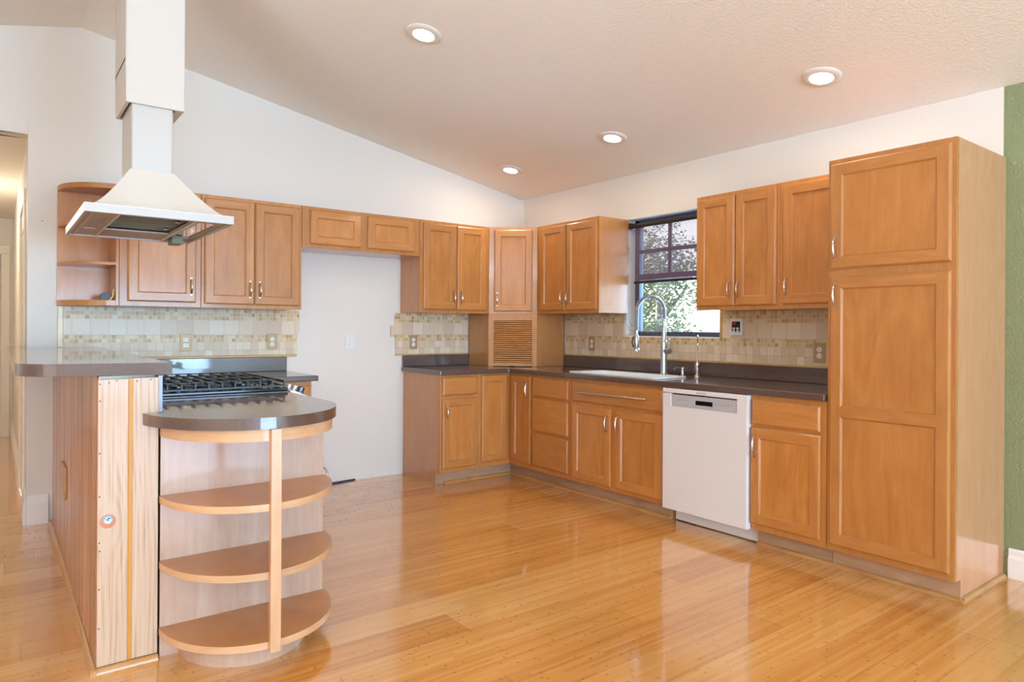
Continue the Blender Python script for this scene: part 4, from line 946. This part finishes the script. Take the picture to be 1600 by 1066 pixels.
# ------------------------------------------------------------------ recessed downlights
nrm = Vector((-SL, 0, -1)).normalized()
def downlight(label, x, y, i):
    z = zc(x); p = Vector((x, y, z))
    c = thing('ceiling_downlight', label, 'ceiling light', p, None)
    m = MB().lathe(p, [(0.100, -0.002), (0.100, 0.003), (0.092, 0.009), (0.066, 0.012), (0.060, 0.010)], 40, axis=nrm); build('trim_ring', m, M_WHITE2, c)
    m = MB().lathe(p, [(0.060, 0.009), (0.060, 0.0125), (0.052, 0.015)], 36, axis=nrm); build('diffuser', m, M_LED, c)
    d = bpy.data.lights.new('downlight_beam', 'AREA'); d.shape = 'DISK'; d.size = 0.11; d.energy = 4.5; d.color = (1.0, 0.84, 0.66)
    o = bpy.data.objects.new('downlight_beam', d); COL.objects.link(o); o.parent = c; o.location = nrm * 0.03
    o.rotation_euler = nrm.to_track_quat('-Z', 'Y').to_euler()
downlight('recessed ceiling downlight nearest the hood chase, high on the slope', 1.912, 3.345, 0)
downlight('recessed ceiling downlight above the pantry end of the room', 3.503, 1.888, 1)
downlight('recessed ceiling downlight above the sink window', 3.476, 3.402, 2)
downlight('recessed ceiling downlight above the corner wall cabinet', 3.492, 4.617, 3)
# unseen lamp added to light the hall
c = thing('added_hall_lamp', 'round white lamp added out of view to light the hall', 'ceiling light', (-0.42, 7.2, 2.435))
m = MB().lathe((-0.42, 7.2, 2.434), [(0.14, 0), (0.14, -0.02), (0.11, -0.06), (0.03, -0.075)], 28); build('globe', m, emit('added_globe', (1.0, 0.86, 0.66, 1), 6.0), c)
d = bpy.data.lights.new('hall_fill', 'POINT'); d.energy = 26; d.color = (1.0, 0.86, 0.68); d.shadow_soft_size = 0.12
o = bpy.data.objects.new('hall_fill', d); COL.objects.link(o); o.parent = c; o.location = (0, 0, -0.2)

# ------------------------------------------------------------------ odds and ends
m = MB().tube([(2.05, 5.158, 0.010), (2.12, 5.145, 0.007), (2.20, 5.150, 0.006), (2.28, 5.165, 0.006), (2.34, 5.172, 0.006)], 0.006, 8)
tag(build('power_cable', m, M_BLUE, None, base=(2.2, 5.15, 0)), 'dark blue cable end on the floor at the foot of the fridge alcove wall', 'cable')
m = MB().tube([(XR, 1.196, 2.081), (XR - 0.012, 1.19, 2.083), (XR - 0.026, 1.178, 2.088)], [0.0035, 0.003, 0.0025], 8)
tag(build('wall_hook', m, M_WHITE, None, base=(XR, 1.19, 2.083)), 'small white hook high on the green wall beside the pantry', 'hook')
m = MB().lathe((0.235, YB, 1.90), [(0.0035, -0.002), (0.003, 0.002)], 8, axis=(0, -1, 0)); tag(build('wall_nail', m, M_DARK, None, base=(0.235, YB, 1.9)), 'tiny dark nail in the white wall left of the open shelves', 'nail')

# ------------------------------------------------------------------ outside
m = MB().box((4.6, -20, -0.45), (60, 45, -0.35)); struct('ground', m, M_FIELD)
def tree(label, x, y, h, r, n, seed, lean=0):
    rnd = random.Random(seed)
    c = thing('garden_tree', label, 'tree', (x, y, -0.35), 'trees outside the sink window')
    m = MB().tube([(x, y, -0.35), (x + 0.05, y - 0.03, h * 0.35), (x + 0.12, y + 0.05, h * 0.7)], [0.13, 0.09, 0.05], 8)
    for k in range(7):
        a = rnd.uniform(0, 2 * pi); m.tube([(x + 0.05, y, h * (0.2 + 0.06 * k)), (x + cos(a) * r * 0.7, y + sin(a) * r * 0.7, h * (0.35 + 0.08 * k))], [0.04, 0.012], 5)
    build('trunk', m, M_BARK, c)
    m = MB(); clumps = [(rnd.gauss(0, r * 0.45), rnd.gauss(0, r * 0.45), rnd.uniform(-0.2, h), rnd.uniform(0.3, 0.62)) for _ in range(46)]
    for i in range(n):
        cx2, cy2, cz2, cr = rnd.choice(clumps)
        v = Vector((rnd.gauss(0, 1), rnd.gauss(0, 1), rnd.gauss(0, 1))).normalized() * cr * rnd.uniform(0.5, 1.0)
        p = Vector((x + cx2, y + cy2, cz2)) + v
        if p.z < -0.3: continue
        a = Vector((rnd.uniform(-1, 1), rnd.uniform(-1, 1), rnd.uniform(-1, 1))).normalized(); b = a.orthogonal().normalized(); s = rnd.uniform(0.03, 0.065)
        m.face([p - a * s, p + b * s * 0.5, p + a * s, p - b * s * 0.5])
    f = build('foliage', m, M_LEAF, c)
tree('leafy garden tree seen low through the left part of the sink window', 8.4, 7.2, 2.4, 1.2, 9000, 3)
tree('taller garden tree seen through the upper panes of the sink window', 15.0, 13.6, 5.2, 1.7, 12000, 11)
m = MB().box((9.0, 6.02, -0.35), (9.07, 6.09, 1.25)); tag(build('garden_post', m, plain('weathered_post', lin(196, 186, 172), 0.8), None, base=(9.03, 6.05, -0.35)), 'pale post standing in the field outside the sink window', 'post')
bpy.context.view_layer.update()
